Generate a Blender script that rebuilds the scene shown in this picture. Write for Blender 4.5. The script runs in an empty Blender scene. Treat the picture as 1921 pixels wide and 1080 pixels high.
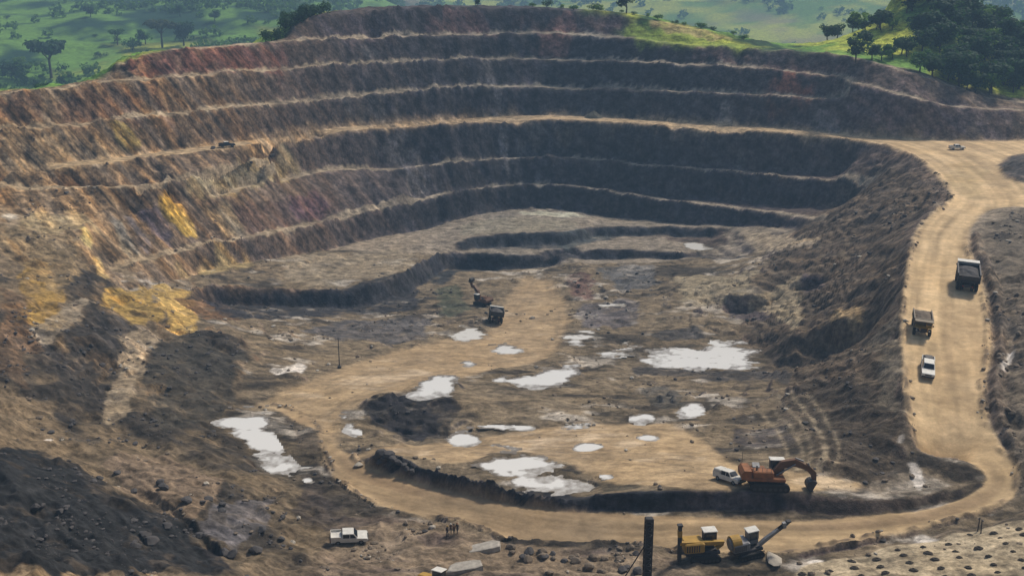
import bpy, bmesh, math, random
import numpy as np
from mathutils import Vector, Matrix

# ------------------------------------------------------------------ camera, sky, sun, exposure
sc = bpy.context.scene
COL = sc.collection
F, CX, CY = 2000.0, 960.5, 540.0            # focal length and centre of the photograph, in its pixels
PITCH = math.radians(16.7)
CAMZ = 60.0
cp, sp = math.cos(PITCH), math.sin(PITCH)
cam_d = bpy.data.cameras.new('camera')
cam_d.sensor_width = 36.0
cam_d.lens = 36.0 * F / 1921.0
cam_d.clip_start = 1.0
cam_d.clip_end = 30000.0
cam = bpy.data.objects.new('camera', cam_d)
cam.location = (0, 0, CAMZ)
cam.rotation_euler = (math.pi / 2 - PITCH, 0, 0)
COL.objects.link(cam)
sc.camera = cam

SUN_EL, SUN_AZ = math.radians(50), math.radians(46)      # azimuth clockwise from +Y (the view direction)
w = bpy.data.worlds.new('World')
sc.world = w
w.use_nodes = True
nt = w.node_tree
sky = nt.nodes.new('ShaderNodeTexSky')
sky.sky_type = 'NISHITA'
sky.sun_disc = False
sky.sun_elevation = SUN_EL
sky.sun_rotation = SUN_AZ
sky.dust_density = 3.0
sky.air_density = 1.0
nt.links.new(sky.outputs[0], nt.nodes['Background'].inputs[0])
nt.nodes['Background'].inputs[1].default_value = 0.095
sun_d = bpy.data.lights.new('sun', 'SUN')
sun_d.energy = 3.3
sun_d.angle = math.radians(7)
sun_d.color = (1.0, 0.91, 0.78)
sun = bpy.data.objects.new('sun', sun_d)
d = Vector((math.sin(SUN_AZ) * math.cos(SUN_EL), math.cos(SUN_AZ) * math.cos(SUN_EL), math.sin(SUN_EL)))
sun.rotation_euler = d.to_track_quat('Z', 'Y').to_euler()
sun.location = (0, 200, 400)
COL.objects.link(sun)
sc.view_settings.view_transform = 'Standard'
sc.view_settings.look = 'None'
sc.view_settings.exposure = 0.24
sc.view_settings.gamma = 1.0
sc.cycles.use_denoising = True
sc.cycles.max_bounces = 4
sc.cycles.volume_bounces = 0
rng = random.Random(11)
HAZE = 0.00046

# ------------------------------------------------------------------ noise
def _hash(ix, iy, seed):
    h = (ix.astype(np.int64) * 374761393 + iy.astype(np.int64) * 668265263 + seed * 974711) & 0x7fffffff
    h = ((h ^ (h >> 13)) * 1274126177) & 0x7fffffff
    return ((h ^ (h >> 16)) & 0xffff).astype(np.float32) / 65535.0
def vnoise(x, y, seed=0):
    xi, yi = np.floor(x), np.floor(y)
    fx, fy = (x - xi).astype(np.float32), (y - yi).astype(np.float32)
    fx = fx * fx * (3 - 2 * fx); fy = fy * fy * (3 - 2 * fy)
    xi = xi.astype(np.int64); yi = yi.astype(np.int64)
    a = _hash(xi, yi, seed); b = _hash(xi + 1, yi, seed)
    c = _hash(xi, yi + 1, seed); e = _hash(xi + 1, yi + 1, seed)
    return (a + (b - a) * fx) * (1 - fy) + (c + (e - c) * fx) * fy      # 0..1
def fbm(x, y, scale, octaves=4, seed=0, gain=0.5):
    s = np.zeros(np.shape(x), np.float32); amp, tot = 1.0, 0.0
    for o in range(octaves):
        s += amp * (vnoise(x / scale + 17.3 * o, y / scale - 9.1 * o, seed + o) * 2 - 1)
        tot += amp; amp *= gain; scale *= 0.47
    return s / tot                                                    # -1..1
def ridged(x, y, scale, octaves=4, seed=0):
    s = np.zeros(np.shape(x), np.float32); amp, tot = 1.0, 0.0
    for o in range(octaves):
        s += amp * (1 - np.abs(vnoise(x / scale + 5.3 * o, y / scale + 3.7 * o, seed + o) * 2 - 1) * 2)
        tot += amp; amp *= 0.5; scale *= 0.5
    return s / tot
def smooth(e0, e1, x):
    t = np.clip((x - e0) / (e1 - e0), 0, 1)
    return t * t * (3 - 2 * t)

# ------------------------------------------------------------------ the pit: surveyed break lines (pixel + level -> plan)
def ray(px, py):
    dx, dv = (px - CX) / F, (py - CY) / F
    return dx, cp - dv * sp, -sp - dv * cp
def plan(px, py, z):
    dx, dy, dz = ray(px, py)
    t = (z - CAMZ) / dz
    return dx * t, dy * t
def level(px, py, y):                       # level at which this pixel's ray is y metres north
    dx, dy, dz = ray(px, py)
    return CAMZ + dz * y / dy

Y0, STEP = 80.0, 0.0019
NR = int(math.log(560.0 / Y0) / STEP)
SMAX = 0.70
NC = int(2 * SMAX / STEP)
sv = (np.arange(NC) - (NC - 1) / 2) * STEP
yv = Y0 * np.exp(np.arange(NR) * STEP)
GY = np.repeat(yv[:, None], NC, 1).astype(np.float32)
GX = (GY * sv[None, :]).astype(np.float32)
def to_ij(x, y):
    return np.log(np.maximum(y, 1.0) / Y0) / STEP, x / y / STEP + (NC - 1) / 2

BREAK = []          # arrays of (x, y, z)
PTS = []            # single survey points
def dense(a, step=1.5):
    a = np.asarray(a, float); out = []
    for p, q in zip(a[:-1], a[1:]):
        n = max(2, int(math.hypot(*(q[:2] - p[:2])) / step))
        out.append(p + (q - p) * np.linspace(0, 1, n, endpoint=False)[:, None])
    out.append(a[-1:])
    return np.vstack(out)
def smooth_line(a, n=3):
    a = np.asarray(a, float)
    for _ in range(n):                      # corner cutting, ends kept
        q = 0.75 * a[:-1] + 0.25 * a[1:]; r = 0.25 * a[:-1] + 0.75 * a[1:]
        m = np.empty((2 * len(q), a.shape[1])); m[0::2] = q; m[1::2] = r
        a = np.vstack([a[:1], m, a[-1:]])
    return a
def pl(pts, sm=1):                           # pixel polyline -> plan polyline
    a = dense(smooth_line(pts, sm), 2.0)
    x, y = plan(a[:, 0], a[:, 1], a[:, 2])
    return np.stack([x, y, a[:, 2]], 1)
def offset(line, dist, dz, centre=(5.0, 250.0)):
    t = np.gradient(line[:, :2], axis=0)
    k = 9
    if len(t) > 2 * k:
        t = np.stack([np.convolve(np.pad(t[:, i], k, 'edge'), np.ones(2 * k + 1) / (2 * k + 1), 'valid') for i in (0, 1)], 1)
    n = np.stack([-t[:, 1], t[:, 0]], 1); n /= np.linalg.norm(n, axis=1)[:, None] + 1e-9
    mid = line[len(line) // 2, :2] - np.array(centre)
    if (n[len(n) // 2] * mid).sum() < 0: n = -n
    return np.concatenate([line[:, :2] + n * np.asarray(dist).reshape(-1, 1), line[:, 2:3] + dz], 1)
def add(line, jit=0.0):
    l = dense(line, 0.2)
    if jit:
        s = np.cumsum(np.r_[0, np.hypot(*np.diff(l[:, :2], axis=0).T)])
        l[:, 0] += jit * fbm(s, s * 0 + len(BREAK), 7, 4, 5); l[:, 1] += jit * fbm(s, s * 0 + 50 + len(BREAK), 7, 4, 6)
    BREAK.append(l)
def bench(pts, width, dz=0.25, jit=0.4):
    c = pl(pts); add(c, jit); r = offset(c, width, dz); add(r, jit * 0.7); return c, r

RUN = 4.6                                   # horizontal run of a bench face
R_px = [(-140, 336, 2), (0, 324, 2), (140, 313, 2), (290, 297, 2), (350, 287, 2.2), (440, 277, 2.5), (560, 257, 3), (640, 247, 3), (720, 240, 3), (860, 232, 3), (930, 226, 3), (1040, 224, 3), (1100, 226, 3), (1200, 232, 2.5), (1280, 237, 2.2), (1400, 243, 2), (1500, 252, 1.3), (1600, 262, .6), (1660, 272, .3)]
def ydist(raw):                             # northing of a traced line at a given pixel column
    a = np.array(raw, float); py = lambda x: np.interp(x, a[:, 0], a[:, 1]); z = lambda x: np.interp(x, a[:, 0], a[:, 2])
    return lambda x: plan(x, py(x), z(x))[1]
OBL = lambda x: float(np.interp(x, [-140, 200, 700, 1300, 1900], [1.3, 1.25, 1.1, 1.05, 1.2]))     # walls seen at an angle
def stack(raw, below, gap):                 # each bench stands a tread and a face behind the one below it
    yb = ydist(below)
    return [(x, y, level(x, y, yb(x) + (gap(x) if callable(gap) else gap) * OBL(x))) for x, y in raw]
rw = lambda x: float(np.interp(x, [0, 600, 1000, 1300, 1700], [7, 8, 12, 10, 9]))
RP = R_px + [(1750, 266, .3), (1921, 266, .3), (2060, 266, .3)]
B_px = stack([(-140, 262), (0, 245), (100, 241), (190, 230), (290, 218), (400, 205), (480, 198), (560, 192), (640, 187), (780, 172), (880, 163), (1000, 163), (1100, 165), (1200, 170), (1280, 171), (1400, 178), (1500, 184), (1590, 190)], RP, lambda x: rw(x) + RUN)
BX = B_px + [(1650, 196, 11.0), (1700, 212, 7.5)]
A_px = stack([(-140, 196), (0, 180), (120, 168), (200, 156), (290, 150), (400, 140), (520, 132), (640, 125), (800, 117), (890, 113), (1000, 112), (1100, 114), (1280, 121), (1400, 128), (1480, 135), (1550, 143)], BX, 3.4 + RUN)
A_px += stack([(1615, 157), (1700, 182), (1780, 200), (1850, 207), (1921, 208), (2060, 208)], RP, lambda x: float(np.interp(x, [1615, 1700, 1780], [16, 11, 7])))
U_px = stack([(225, 128), (250, 108), (300, 97), (400, 90), (500, 80), (640, 75), (740, 71), (940, 65), (1040, 62), (1140, 68), (1200, 73), (1290, 86), (1420, 93), (1540, 99), (1620, 112), (1720, 140), (1815, 170), (1870, 192), (1990, 196)], A_px, lambda x: 3.6 + float(np.interp(x, [1200, 1540, 1990], [RUN, 6, 6])))
T_px = stack([(535, 70), (573, 33), (633, 28), (723, 17), (890, 14), (1000, 17), (1080, 20), (1160, 27), (1230, 40), (1340, 62), (1425, 86)], U_px, lambda x: 4.5 + float(np.interp(x, [1000, 1160, 1430], [RUN, 9, 12])))
A_c, A_r = bench(A_px, 3.4)
U_c, U_r = bench(U_px, 4.2, 0.2)
T_c, T_r = bench(T_px, 10.0, 0.5)
B_c, B_r = bench(B_px, 3.2)
R_c = pl(R_px); add(R_c, 0.5)
wid = np.interp(R_c[:, 0], [-190, -100, 0, 60, 120], [7, 8, 12, 10, 9])
R_r = offset(R_c, wid, 0.3); add(R_r, 0.6)
J_r = pl([(1640, 258, .6), (1700, 262, .4), (1800, 265, .4), (1921, 264, .6), (2080, 262, .8)]); add(J_r, 0.4)
# lip of broken rock just below the haul road on the far wall
add(offset(pl([(700, 247, 1.0), (860, 241, 0.2), (1000, 238, 0), (1200, 245, 0), (1400, 254, -.3)]), 0, 0), 1.0)
C_px = [(400, 373, -10.2), (480, 352, -9.6), (550, 334, -9.4), (640, 318, -9.4), (720, 320, -11), (785, 318, -11.6), (860, 305, -10.6), (940, 300, -10.9), (1000, 297, -10.7), (1100, 298, -10.7), (1200, 310, -12), (1280, 315, -12.2), (1400, 325, -12.6), (1560, 342, -12.6), (1640, 352, -11.5)]
D_px = [(200, 517, -19.6), (267, 493, -20.2), (397, 460, -21), (447, 452, -21.6), (533, 435, -22.2), (640, 411, -22.9), (707, 400, -23), (773, 382, -21.8), (830, 367, -20.6), (950, 351, -20), (1000, 347, -19.6), (1100, 353, -20.2), (1200, 368, -22), (1280, 380, -23), (1420, 395, -23), (1490, 405, -22.4), (1540, 415, -21)]
E_px = [(340, 520, -26.6), (400, 502, -27.6), (520, 481, -29.4), (640, 463, -31), (800, 445, -31), (850, 425, -29.6), (907, 403, -28.4), (973, 393, -27.8), (1057, 393, -27.8), (1107, 407, -29.4), (1140, 413, -30), (1240, 415, -30), (1280, 420, -30), (1400, 428, -28.4), (1480, 433, -26), (1545, 432, -21.5)]
def toe(crest, lower, run=RUN, x0=-1e9, x1=1e9):       # foot of the face under a crest, on the tread below
    lo = np.array(lower, float); o_ = offset(crest, -run, 0)
    px = CX + F * o_[:, 0] / (o_[:, 1] * cp + (CAMZ - o_[:, 2]) * sp)
    o_[:, 2] = np.interp(px, lo[:, 0], lo[:, 2]) + .2
    return o_[(px > x0) & (px < x1)]
C_c = pl(C_px); add(C_c, .4); D_c = pl(D_px); add(D_c, .4)
add(toe(R_c, C_px, RUN, 690, 1600), .6); add(toe(C_c, D_px, RUN, 770, 1600), .6); dl = offset(D_c, 3.2, .25); add(dl[dl[:, 0] < -62], .4); cl = offset(C_c, 3.2, .25); add(cl[cl[:, 0] < -50], .4); add(toe(D_c, E_px, 3.2, 400, 1500), .6)
add(pl(E_px[3:]), 0.8)
F1_px = [(860, 453, -30), (873, 447, -29.4), (927, 440, -28.8), (1040, 438, -28.8), (1087, 434, -29.4), (1107, 424, -30), (1140, 427, -30.2), (1207, 424, -30.2), (1280, 426, -30.1), (1350, 431, -29.6)]
F1_c = pl(F1_px); add(F1_c, .7)
G_px = [(880, 468, -32.4), (947, 474, -32.8), (1040, 470, -32.8), (1160, 451, -33.4), (1193, 442, -33), (1280, 451, -33), (1350, 462, -32)]
add(pl(G_px), 0.7); add(toe(F1_c, G_px, 2.2, 880, 1340), .5)
H_px = [(345, 562, -25), (367, 546, -27), (400, 538, -28.4), (533, 543, -30), (640, 546, -31), (707, 537, -31.3), (750, 520, -31.5), (785, 496, -31.8), (827, 476, -32.4), (880, 474, -32.8), (940, 479, -33), (1040, 477, -33.2), (1107, 470, -33.6), (1207, 470, -33.8), (1280, 473, -33.4), (1330, 482, -32.8), (1447, 483, -30)]
H_c = pl(H_px); add(H_c, .6)
FT_px = [(367, 590, -31.5), (417, 597, -33.4), (567, 597, -35), (640, 591, -36), (740, 589, -36.6), (783, 586, -36.8), (813, 570, -37), (830, 530, -37.4), (860, 512, -37.6), (923, 504, -37.6), (1007, 504, -37.4), (1050, 492, -37), (1150, 486, -36.6), (1280, 485, -35.6), (1400, 492, -33)]
add(toe(H_c, FT_px, 2.4, 380, 1040), .5); add(pl(FT_px[-5:]), .5)
_pl = pl
def pl(pts, sm=1):                            # the floor below level -22 lies somewhat deeper
    return _pl([(x, y, z + min(0.0, z + 22) * .27) for x, y, z in pts], sm)
# terrace on the west side
add(_pl([(300, 530, -24), (340, 520, -26.4), (400, 502, -27.5), (520, 482, -29.3), (640, 464, -30.9)]), 0.6)
# small bench and tongue below the haul road on the west wall
S_c = pl([(-140, 360, -2.5), (0, 357, -2.5), (120, 357, -2.5), (290, 352, -3), (330, 337, -3), (393, 325, -2.7), (467, 303, -1.6), (517, 293, -.8)]); add(S_c, .4); S_r = offset(S_c, 4.0, .2); add(S_r, .4)
add(pl([(-100, 372, -6), (0, 368, -6), (200, 366, -6.4), (330, 358, -7), (420, 345, -7.5), (500, 328, -8.5), (600, 312, -9.5)]), 0.5)
add(pl([(150, 428, -9.2), (205, 405, -9.4), (290, 388, -9.7), (400, 373, -10)]), 0.4)
add(pl([(150, 428, -9.2), (160, 470, -13), (195, 517, -17.5)]), 0.4)
# ramp and loop road
RI = [(1660, 272, .3), (1700, 285, 0), (1740, 310, -.5), (1770, 342, -1), (1785, 362, -1.3), (1780, 380, -1.6), (1750, 400, -2), (1725, 425, -2.5), (1710, 460, -3.2), (1700, 500, -4.2), (1693, 550, -5.5), (1690, 600, -7), (1692, 660, -9), (1695, 740, -11.5), (1705, 810, -13.5), (1720, 840, -14.3), (1750, 855, -14.8), (1800, 862, -15.2), (1840, 878, -15.7), (1852, 900, -16.2), (1830, 925, -16.8), (1780, 945, -17.2), (1700, 960, -17.5), (1600, 972, -17.8), (1480, 977, -18), (1300, 970, -18.3), (1100, 962, -18.6), (960, 945, -18.9), (840, 920, -19.2), (740, 895, -19.6), (692, 876, -20), (668, 858, -20.3)]
RO = [(2080, 392, -1.5), (1921, 388, -2), (1860, 390, -2.2), (1830, 410, -2.6), (1815, 440, -3.2), (1818, 480, -4), (1838, 510, -4.8), (1848, 560, -6), (1858, 620, -7.8), (1855, 680, -9.6), (1843, 720, -10.8), (1850, 780, -12.8), (1862, 810, -13.5), (1880, 840, -14.3), (1905, 870, -15), (1915, 900, -15.8), (1910, 930, -16.4), (1863, 957, -17), (1760, 985, -17.6), (1680, 1003, -17.9), (1580, 1020, -18.1), (1467, 1042, -18.4), (1380, 1040, -18.5), (1300, 1030, -18.5), (1200, 1018, -18.6), (1080, 1012, -18.8), (940, 1008, -19), (880, 985, -19.2), (760, 962, -19.5), (680, 940, -19.8), (635, 905, -20.2), (608, 860, -20.6), (596, 805, -21.4), (560, 765, -22.6), (500, 757, -23)]
ri, ro = pl(RI), pl(RO)
add(ri, 0.25); add(ro, 0.25)
# safety windrow along the ramp's outer edge and a ditch behind it
side = pl([(1815, 440, -3.2), (1818, 480, -4), (1838, 510, -4.8), (1848, 560, -6), (1858, 620, -7.8), (1855, 680, -9.6), (1843, 720, -10.8), (1850, 780, -12.8), (1862, 810, -13.5), (1880, 840, -14.3)])
for dd, dz in ((0.8, -0.25), (2.0, 1.3), (3.4, -0.1)):
    add(offset(side, dd, dz, (60.0, 190.0)), 0.35)
# island of spoil at the junction
add(pl([(2060, 285, -.2), (1921, 287, -.2), (1888, 294, -.2), (1871, 310, -.4), (1880, 331, -.7), (1900, 349, -1), (1921, 358, -1.2), (2060, 362, -1.2)]), 0.3)
add(pl([(1893, 303, 2.2), (1930, 300, 3.2), (2040, 300, 4)]), 0.5)
# dark face behind the loop road, windrow towards the bend
add(pl([(692, 860, -18.6), (720, 850, -17.2), (800, 876, -16.6), (900, 900, -16.2), (1000, 916, -16), (1130, 925, -15.9), (1300, 921, -15.6), (1480, 922, -15.4), (1560, 931, -16.1), (1640, 937, -16.1), (1720, 930, -16.1), (1785, 912, -16.2), (1815, 900, -16.4)]), 0.15)
add(pl([(705, 880, -19.7), (760, 888, -19.4), (850, 912, -19), (960, 936, -18.7), (1100, 953, -18.4), (1300, 955, -18.1), (1480, 955, -17.8), (1600, 965, -17.7), (1700, 955, -17.4), (1790, 936, -17.1), (1835, 915, -16.7)]), 0.3)
add(pl([(1722, 878, -18.2), (1765, 892, -19.4), (1790, 903, -19.2)]), 0.3)
# mounds with dark faces on the floor
add(pl([(690, 752, -21.2), (740, 742, -20.6), (830, 745, -20.6), (900, 762, -21.2)]), 0.8)
add(pl([(700, 795, -23.2), (760, 818, -23), (850, 822, -22.4), (930, 806, -22.2)]), 0.8)
add(pl([(1090, 690, -28), (1200, 700, -27.3), (1330, 700, -27.3), (1440, 706, -27.3)]), 0.5)
add(pl([(1120, 676, -29), (1250, 686, -29.4), (1340, 690, -29.4), (1430, 692, -29.2)]), 0.4)
add(pl([(1365, 556, -27.2), (1420, 553, -26.6), (1455, 560, -26.6)]), 0.3)
add(pl([(1365, 592, -31), (1420, 597, -31), (1452, 588, -30.4)]), 0.3)
add(pl([(1490, 522, -22.8), (1530, 518, -22)]), 0.3); add(pl([(1495, 547, -25.6), (1540, 549, -24.6)]), .3)
add(pl([(1400, 604, -29), (1440, 600, -26.8), (1480, 634, -24.8), (1500, 657, -25.2)]), 0.3); add(pl([(1400, 650, -30.2), (1450, 692, -29.4), (1510, 705, -27.8)]), .3)
add(pl([(1260, 640, -29.2), (1320, 612, -28.6), (1345, 605, -28.8)]), 0.3)
add(pl([(1555, 612, -19.8), (1620, 612, -17.4)]), 0.3)
add(pl([(1550, 660, -25.2), (1625, 668, -21.6)]), 0.3)
# west slope: dark spur, gullies
add(pl([(112, 640, -12.8), (140, 605, -13.2), (180, 578, -14.6), (215, 600, -16.6), (240, 628, -18.4)]), 0.4)
add(pl([(95, 780, -14.2), (150, 800, -16.2), (195, 775, -17.6), (215, 700, -19)]), 0.4)
add(pl([(265, 735, -18.6), (290, 660, -19.6), (340, 625, -21.6), (400, 640, -22.4), (460, 655, -23.4)]), 0.5)
add(pl([(300, 800, -20.4), (380, 790, -21.4), (440, 740, -23)]), 0.5)
add(pl([(0, 835, -7), (80, 850, -9.6), (170, 905, -11.2), (240, 980, -12.2), (300, 1060, -12.6)]), 0.5)
add(pl([(130, 850, -14.2), (230, 900, -15.6), (330, 980, -16), (420, 1060, -16.6)]), 0.5)
add(pl([(190, 845, -14.6), (300, 930, -15.2), (400, 1020, -15.4), (440, 1075, -15.4)]), 0.5)
add(pl([(400, 800, -21.2), (470, 870, -21), (560, 900, -20.6), (640, 960, -19.9)]), 0.4)
# foreground shelf below the loop road
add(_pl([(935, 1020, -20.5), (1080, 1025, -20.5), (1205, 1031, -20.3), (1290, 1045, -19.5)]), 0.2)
add(pl([(1500, 1052, -18.9), (1620, 1024, -18.5), (1760, 1000, -17.9), (1880, 968, -17.2), (1935, 940, -16.4)]), 0.2)
add(pl([(1500, 1060, -18.3), (1625, 1032, -17.9), (1765, 1008, -17.2), (1885, 976, -16.5), (1960, 945, -15.8)]), 0.2)
for p in [(1500, 470, -24), (1450, 500, -27), (1600, 430, -14), (1640, 390, -9.5), (1560, 560, -21.5), (1640, 480, -11), (1600, 600, -19), (1480, 590, -26.5), (1440, 660, -28.6), (1530, 700, -26), (1600, 750, -19.5), (1640, 700, -15.5), (1560, 800, -22.5), (1500, 780, -24.4), (1620, 850, -18.4), (1600, 900, -17), (1560, 880, -17.6), (1660, 880, -16.4), (1690, 900, -16.8),
          (1010, 890, -16.4), (1200, 840, -17.5), (1400, 880, -16.6), (900, 830, -19.4), (1000, 790, -21.6), (1250, 770, -22.6), (1400, 790, -22.6), (1000, 720, -25.2), (900, 660, -28.8), (800, 670, -27.6), (1100, 640, -29.6), (1100, 560, -32), (1250, 560, -31), (950, 540, -33.4), (950, 590, -32.2), (1150, 520, -32.4), (1400, 520, -29), (640, 640, -29), (500, 640, -26.8), (560, 615, -31), (700, 610, -32.4), (600, 720, -25), (700, 690, -26.4),
          (0, 400, -7.2), (60, 440, -8.6), (100, 500, -12.2), (0, 500, -8), (0, 560, -9.4), (60, 600, -11.8), (150, 550, -16), (260, 570, -20.4), (0, 640, -9), (0, 720, -9), (50, 760, -11), (-120, 500, -2), (-120, 650, -3), (-120, 800, 0), (0, 940, -5), (60, 900, -8.4), (0, 1080, -1.5), (150, 1080, -7), (-120, 1000, 4),
          (500, 940, -18.8), (450, 980, -17), (560, 1000, -18.8), (560, 1070, -18.4), (650, 1020, -19.4), (760, 1060, -19.6), (900, 1060, -19.9), (1000, 1075, -20.2), (1250, 1080, -19.6), (1400, 1080, -18.8), (1600, 1070, -17.8), (1800, 1060, -17), (1921, 1010, -16), (2080, 1000, -15.6),
          (1921, 430, 2), (1880, 430, -.6), (1921, 520, 2), (1880, 560, -3.6), (1921, 620, -2), (1905, 700, -6), (1940, 760, -7), (1900, 800, -10), (1930, 860, -11.6), (2060, 500, 6), (2060, 650, 3), (2060, 800, -4)]:
    p = (p[0], p[1], p[2] + min(0.0, p[2] + 22) * .27); x, y = plan(*p); PTS.append((x, y, p[2]))
# ground outside the rim
for ln, dist, dz in ((A_r, 12, -0.5), (A_r, 40, -9)):
    m = ln[:, 0] < -125 if dist > 20 else ln[:, 0] < -140
    if m.sum() > 3: add(offset(A_r, dist, dz)[m])
tr = offset(T_r, 22, -3); add(tr[(tr[:, 0] > -70)])
u = offset(U_r, 14, -2); add(u[u[:, 0] < -100]); add(u[(u[:, 0] > 108) & (u[:, 0] < 150)] + np.array([0, 0, 2.0]))
for dist, dz in ((16, 6), (40, 16), (75, 24)):
    v = offset(U_r, dist, dz); add(v[v[:, 0] > 168])
ss = np.linspace(-.72, .72, 60)
for yy in (535, 556):
    bz = np.interp(ss, [-.72, -.5, -.3, -.15, .1, .3, .45, .72], [-22, -18, -12, -6, -10, -12, 24, 44])
    add(np.stack([ss * yy, ss * 0 + yy, bz], 1))

def solve():
    i, j, z = [], [], []
    for l in BREAK:
        a, b = to_ij(l[:, 0], l[:, 1]); i.append(a); j.append(b); z.append(l[:, 2])
    li, lj, lz = np.concatenate(i), np.concatenate(j), np.concatenate(z)
    p = np.array(PTS); pi_, pj = to_ij(p[:, 0], p[:, 1])
    Z = None
    for lev, pts, it in ((32, 1, 500), (16, 1, 250), (8, 1, 60), (4, 0, 60), (2, 0, 60), (1, 0, 70)):
        nr, nc = -(-NR // lev), -(-NC // lev)
        S = np.zeros(nr * nc); Wt = np.zeros(nr * nc)
        def put(ii, jj, zz):
            a = np.floor((ii + .5) / lev).astype(int); b = np.floor((jj + .5) / lev).astype(int)
            ok = (a >= 0) & (a < nr) & (b >= 0) & (b < nc)
            k = a[ok] * nc + b[ok]
            np.add.at(S, k, zz[ok]); np.add.at(Wt, k, 1.0)
        put(li, lj, lz)
        if pts: put(pi_, pj, p[:, 2])
        fix = (Wt > 0).reshape(nr, nc); val = (S / np.maximum(Wt, 1)).reshape(nr, nc)
        if Z is None: Z = np.full((nr, nc), val[fix].mean())
        else:
            r = (np.arange(nr) + .5) / 2 - .5; c = (np.arange(nc) + .5) / 2 - .5
            r0 = np.clip(np.floor(r).astype(int), 0, Z.shape[0] - 2); c0 = np.clip(np.floor(c).astype(int), 0, Z.shape[1] - 2)
            fr = np.clip(r - r0, 0, 1)[:, None]; fc = np.clip(c - c0, 0, 1)[None, :]
            Z = (Z[r0][:, c0] * (1 - fr) * (1 - fc) + Z[r0 + 1][:, c0] * fr * (1 - fc) + Z[r0][:, c0 + 1] * (1 - fr) * fc + Z[r0 + 1][:, c0 + 1] * fr * fc)
        Z = Z.astype(np.float32); val = val.astype(np.float32)
        for _ in range(it):
            Z[fix] = val[fix]
            q = np.pad(Z, 1, 'edge')
            Z = (q[:-2, 1:-1] + q[2:, 1:-1] + q[1:-1, :-2] + q[1:-1, 2:]) * np.float32(.25)
        if lev > 1: Z[fix] = val[fix]
    return Z
ZB = solve()

def sample(A, x, y):
    i, j = to_ij(np.asarray(x, float), np.asarray(y, float))
    i = np.clip(i, 0, NR - 1.001); j = np.clip(j, 0, NC - 1.001)
    a = i.astype(int); b = j.astype(int); fi = i - a; fj = j - b
    return (A[a, b] * (1 - fi) * (1 - fj) + A[a + 1, b] * fi * (1 - fj) + A[a, b + 1] * (1 - fi) * fj + A[a + 1, b + 1] * fi * fj)
YT = np.arange(82, 556, 0.25)
def hit(px, py, A=None):                    # where the ray through this pixel first meets the ground
    A = Z if A is None else A
    dx, dy, dz = ray(px, py)
    t = YT / dy
    zt = CAMZ + dz * t; g = sample(A, dx * t, YT)
    b = np.nonzero(g >= zt)[0]
    k = b[0] if len(b) else len(YT) - 1
    if k > 0 and len(b):
        e0, e1 = zt[k - 1] - g[k - 1], g[k] - zt[k]
        f = e0 / (e0 + e1 + 1e-9); tt = t[k - 1] + (t[k] - t[k - 1]) * f
    else: tt = t[k]
    return float(dx * tt), float(dy * tt), float(CAMZ + dz * tt)
def ground(x, y): return float(sample(Z, x, y))

# ------------------------------------------------------------------ relief of the ground
gy, gx = np.gradient(ZB)
def slope_of(A):
    dj = np.gradient(A, axis=1) / (GY * STEP); di = np.gradient(A, axis=0) / (GY * STEP)
    return np.sqrt(di * di + dj * dj)
SL = slope_of(ZB)
def blur(A, n, r=1):
    for _ in range(n):
        q = np.pad(A, r, 'edge')
        A = (q[:-2 * r, r:-r] + q[2 * r:, r:-r] + q[r:-r, :-2 * r] + q[r:-r, 2 * r:] + A) * np.float32(.2)
    return A

def inpoly(poly, X, Y):
    p = np.asarray(poly, float); ins = np.zeros(X.shape, bool)
    x0, y0 = p[-1]
    for x1, y1 in p:
        if y0 != y1:
            c = ((y0 > Y) != (y1 > Y)) & (X < (x1 - x0) * (Y - y0) / (y1 - y0) + x0)
            ins ^= c
        x0, y0 = x1, y1
    return ins
WX = fbm(GX, GY, 6, 4, 31); WY = fbm(GX, GY, 6, 4, 47)
def mask(poly, jit=1.0, soft=2):
    """area of a plan outline on the ground grid, with a ragged and slightly soft edge"""
    p = np.asarray(poly, float)
    i, j = to_ij(p[:, 0], p[:, 1]); m = 14 + soft
    a, b = max(0, int(i.min()) - m), min(NR, int(i.max()) + m); c, e = max(0, int(j.min()) - m), min(NC, int(j.max()) + m)
    out = np.zeros((NR, NC), np.float32)
    if b <= a or e <= c: return out
    s = (slice(a, b), slice(c, e))
    r = inpoly(p, GX[s] + jit * WX[s] * 1.6, GY[s] + jit * WY[s] * 2.2).astype(np.float32)
    out[s] = blur(r, soft) if soft else r
    return out
def area(px, A=None):                       # outline traced in the photo -> plan outline on the ground
    return [hit(x, y, A)[:2] for x, y in px]

ROAD = np.zeros((NR, NC), np.float32)
Z = ZB
a1 = np.vstack([ri[:, :2], ro[::-1, :2]])
ROAD = np.maximum(ROAD, mask(a1, 0.25, 2))
k0 = J_r[:, :2]; kk = ri[ri[:, 1] > 255][:, :2]
ROAD = np.maximum(ROAD, mask(np.vstack([k0, area([(2080, 285), (1921, 288), (1888, 295), (1871, 310), (1880, 331), (1900, 349), (1921, 358), (2080, 362), (2080, 392)]), ro[ro[:, 1] > 260][:, :2], [(ri[ri[:, 1] > 215][-1, 0], 215.0)], kk[::-1]]), 0.2, 2))
FAR_ROAD = mask(np.vstack([R_c[:, :2], R_r[::-1, :2]]), 0.25, 1)
FLOOR_ROAD = mask(area([(596, 805), (560, 768), (470, 760), (560, 728), (640, 690), (740, 660), (830, 640), (900, 628), (935, 612), (945, 570), (985, 520), (1040, 530), (1075, 600), (1050, 640), (1030, 675), (900, 700), (760, 735), (690, 750), (650, 770), (625, 800), (640, 845), (668, 858), (660, 880), (615, 870)]), 1.0, 5)
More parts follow.
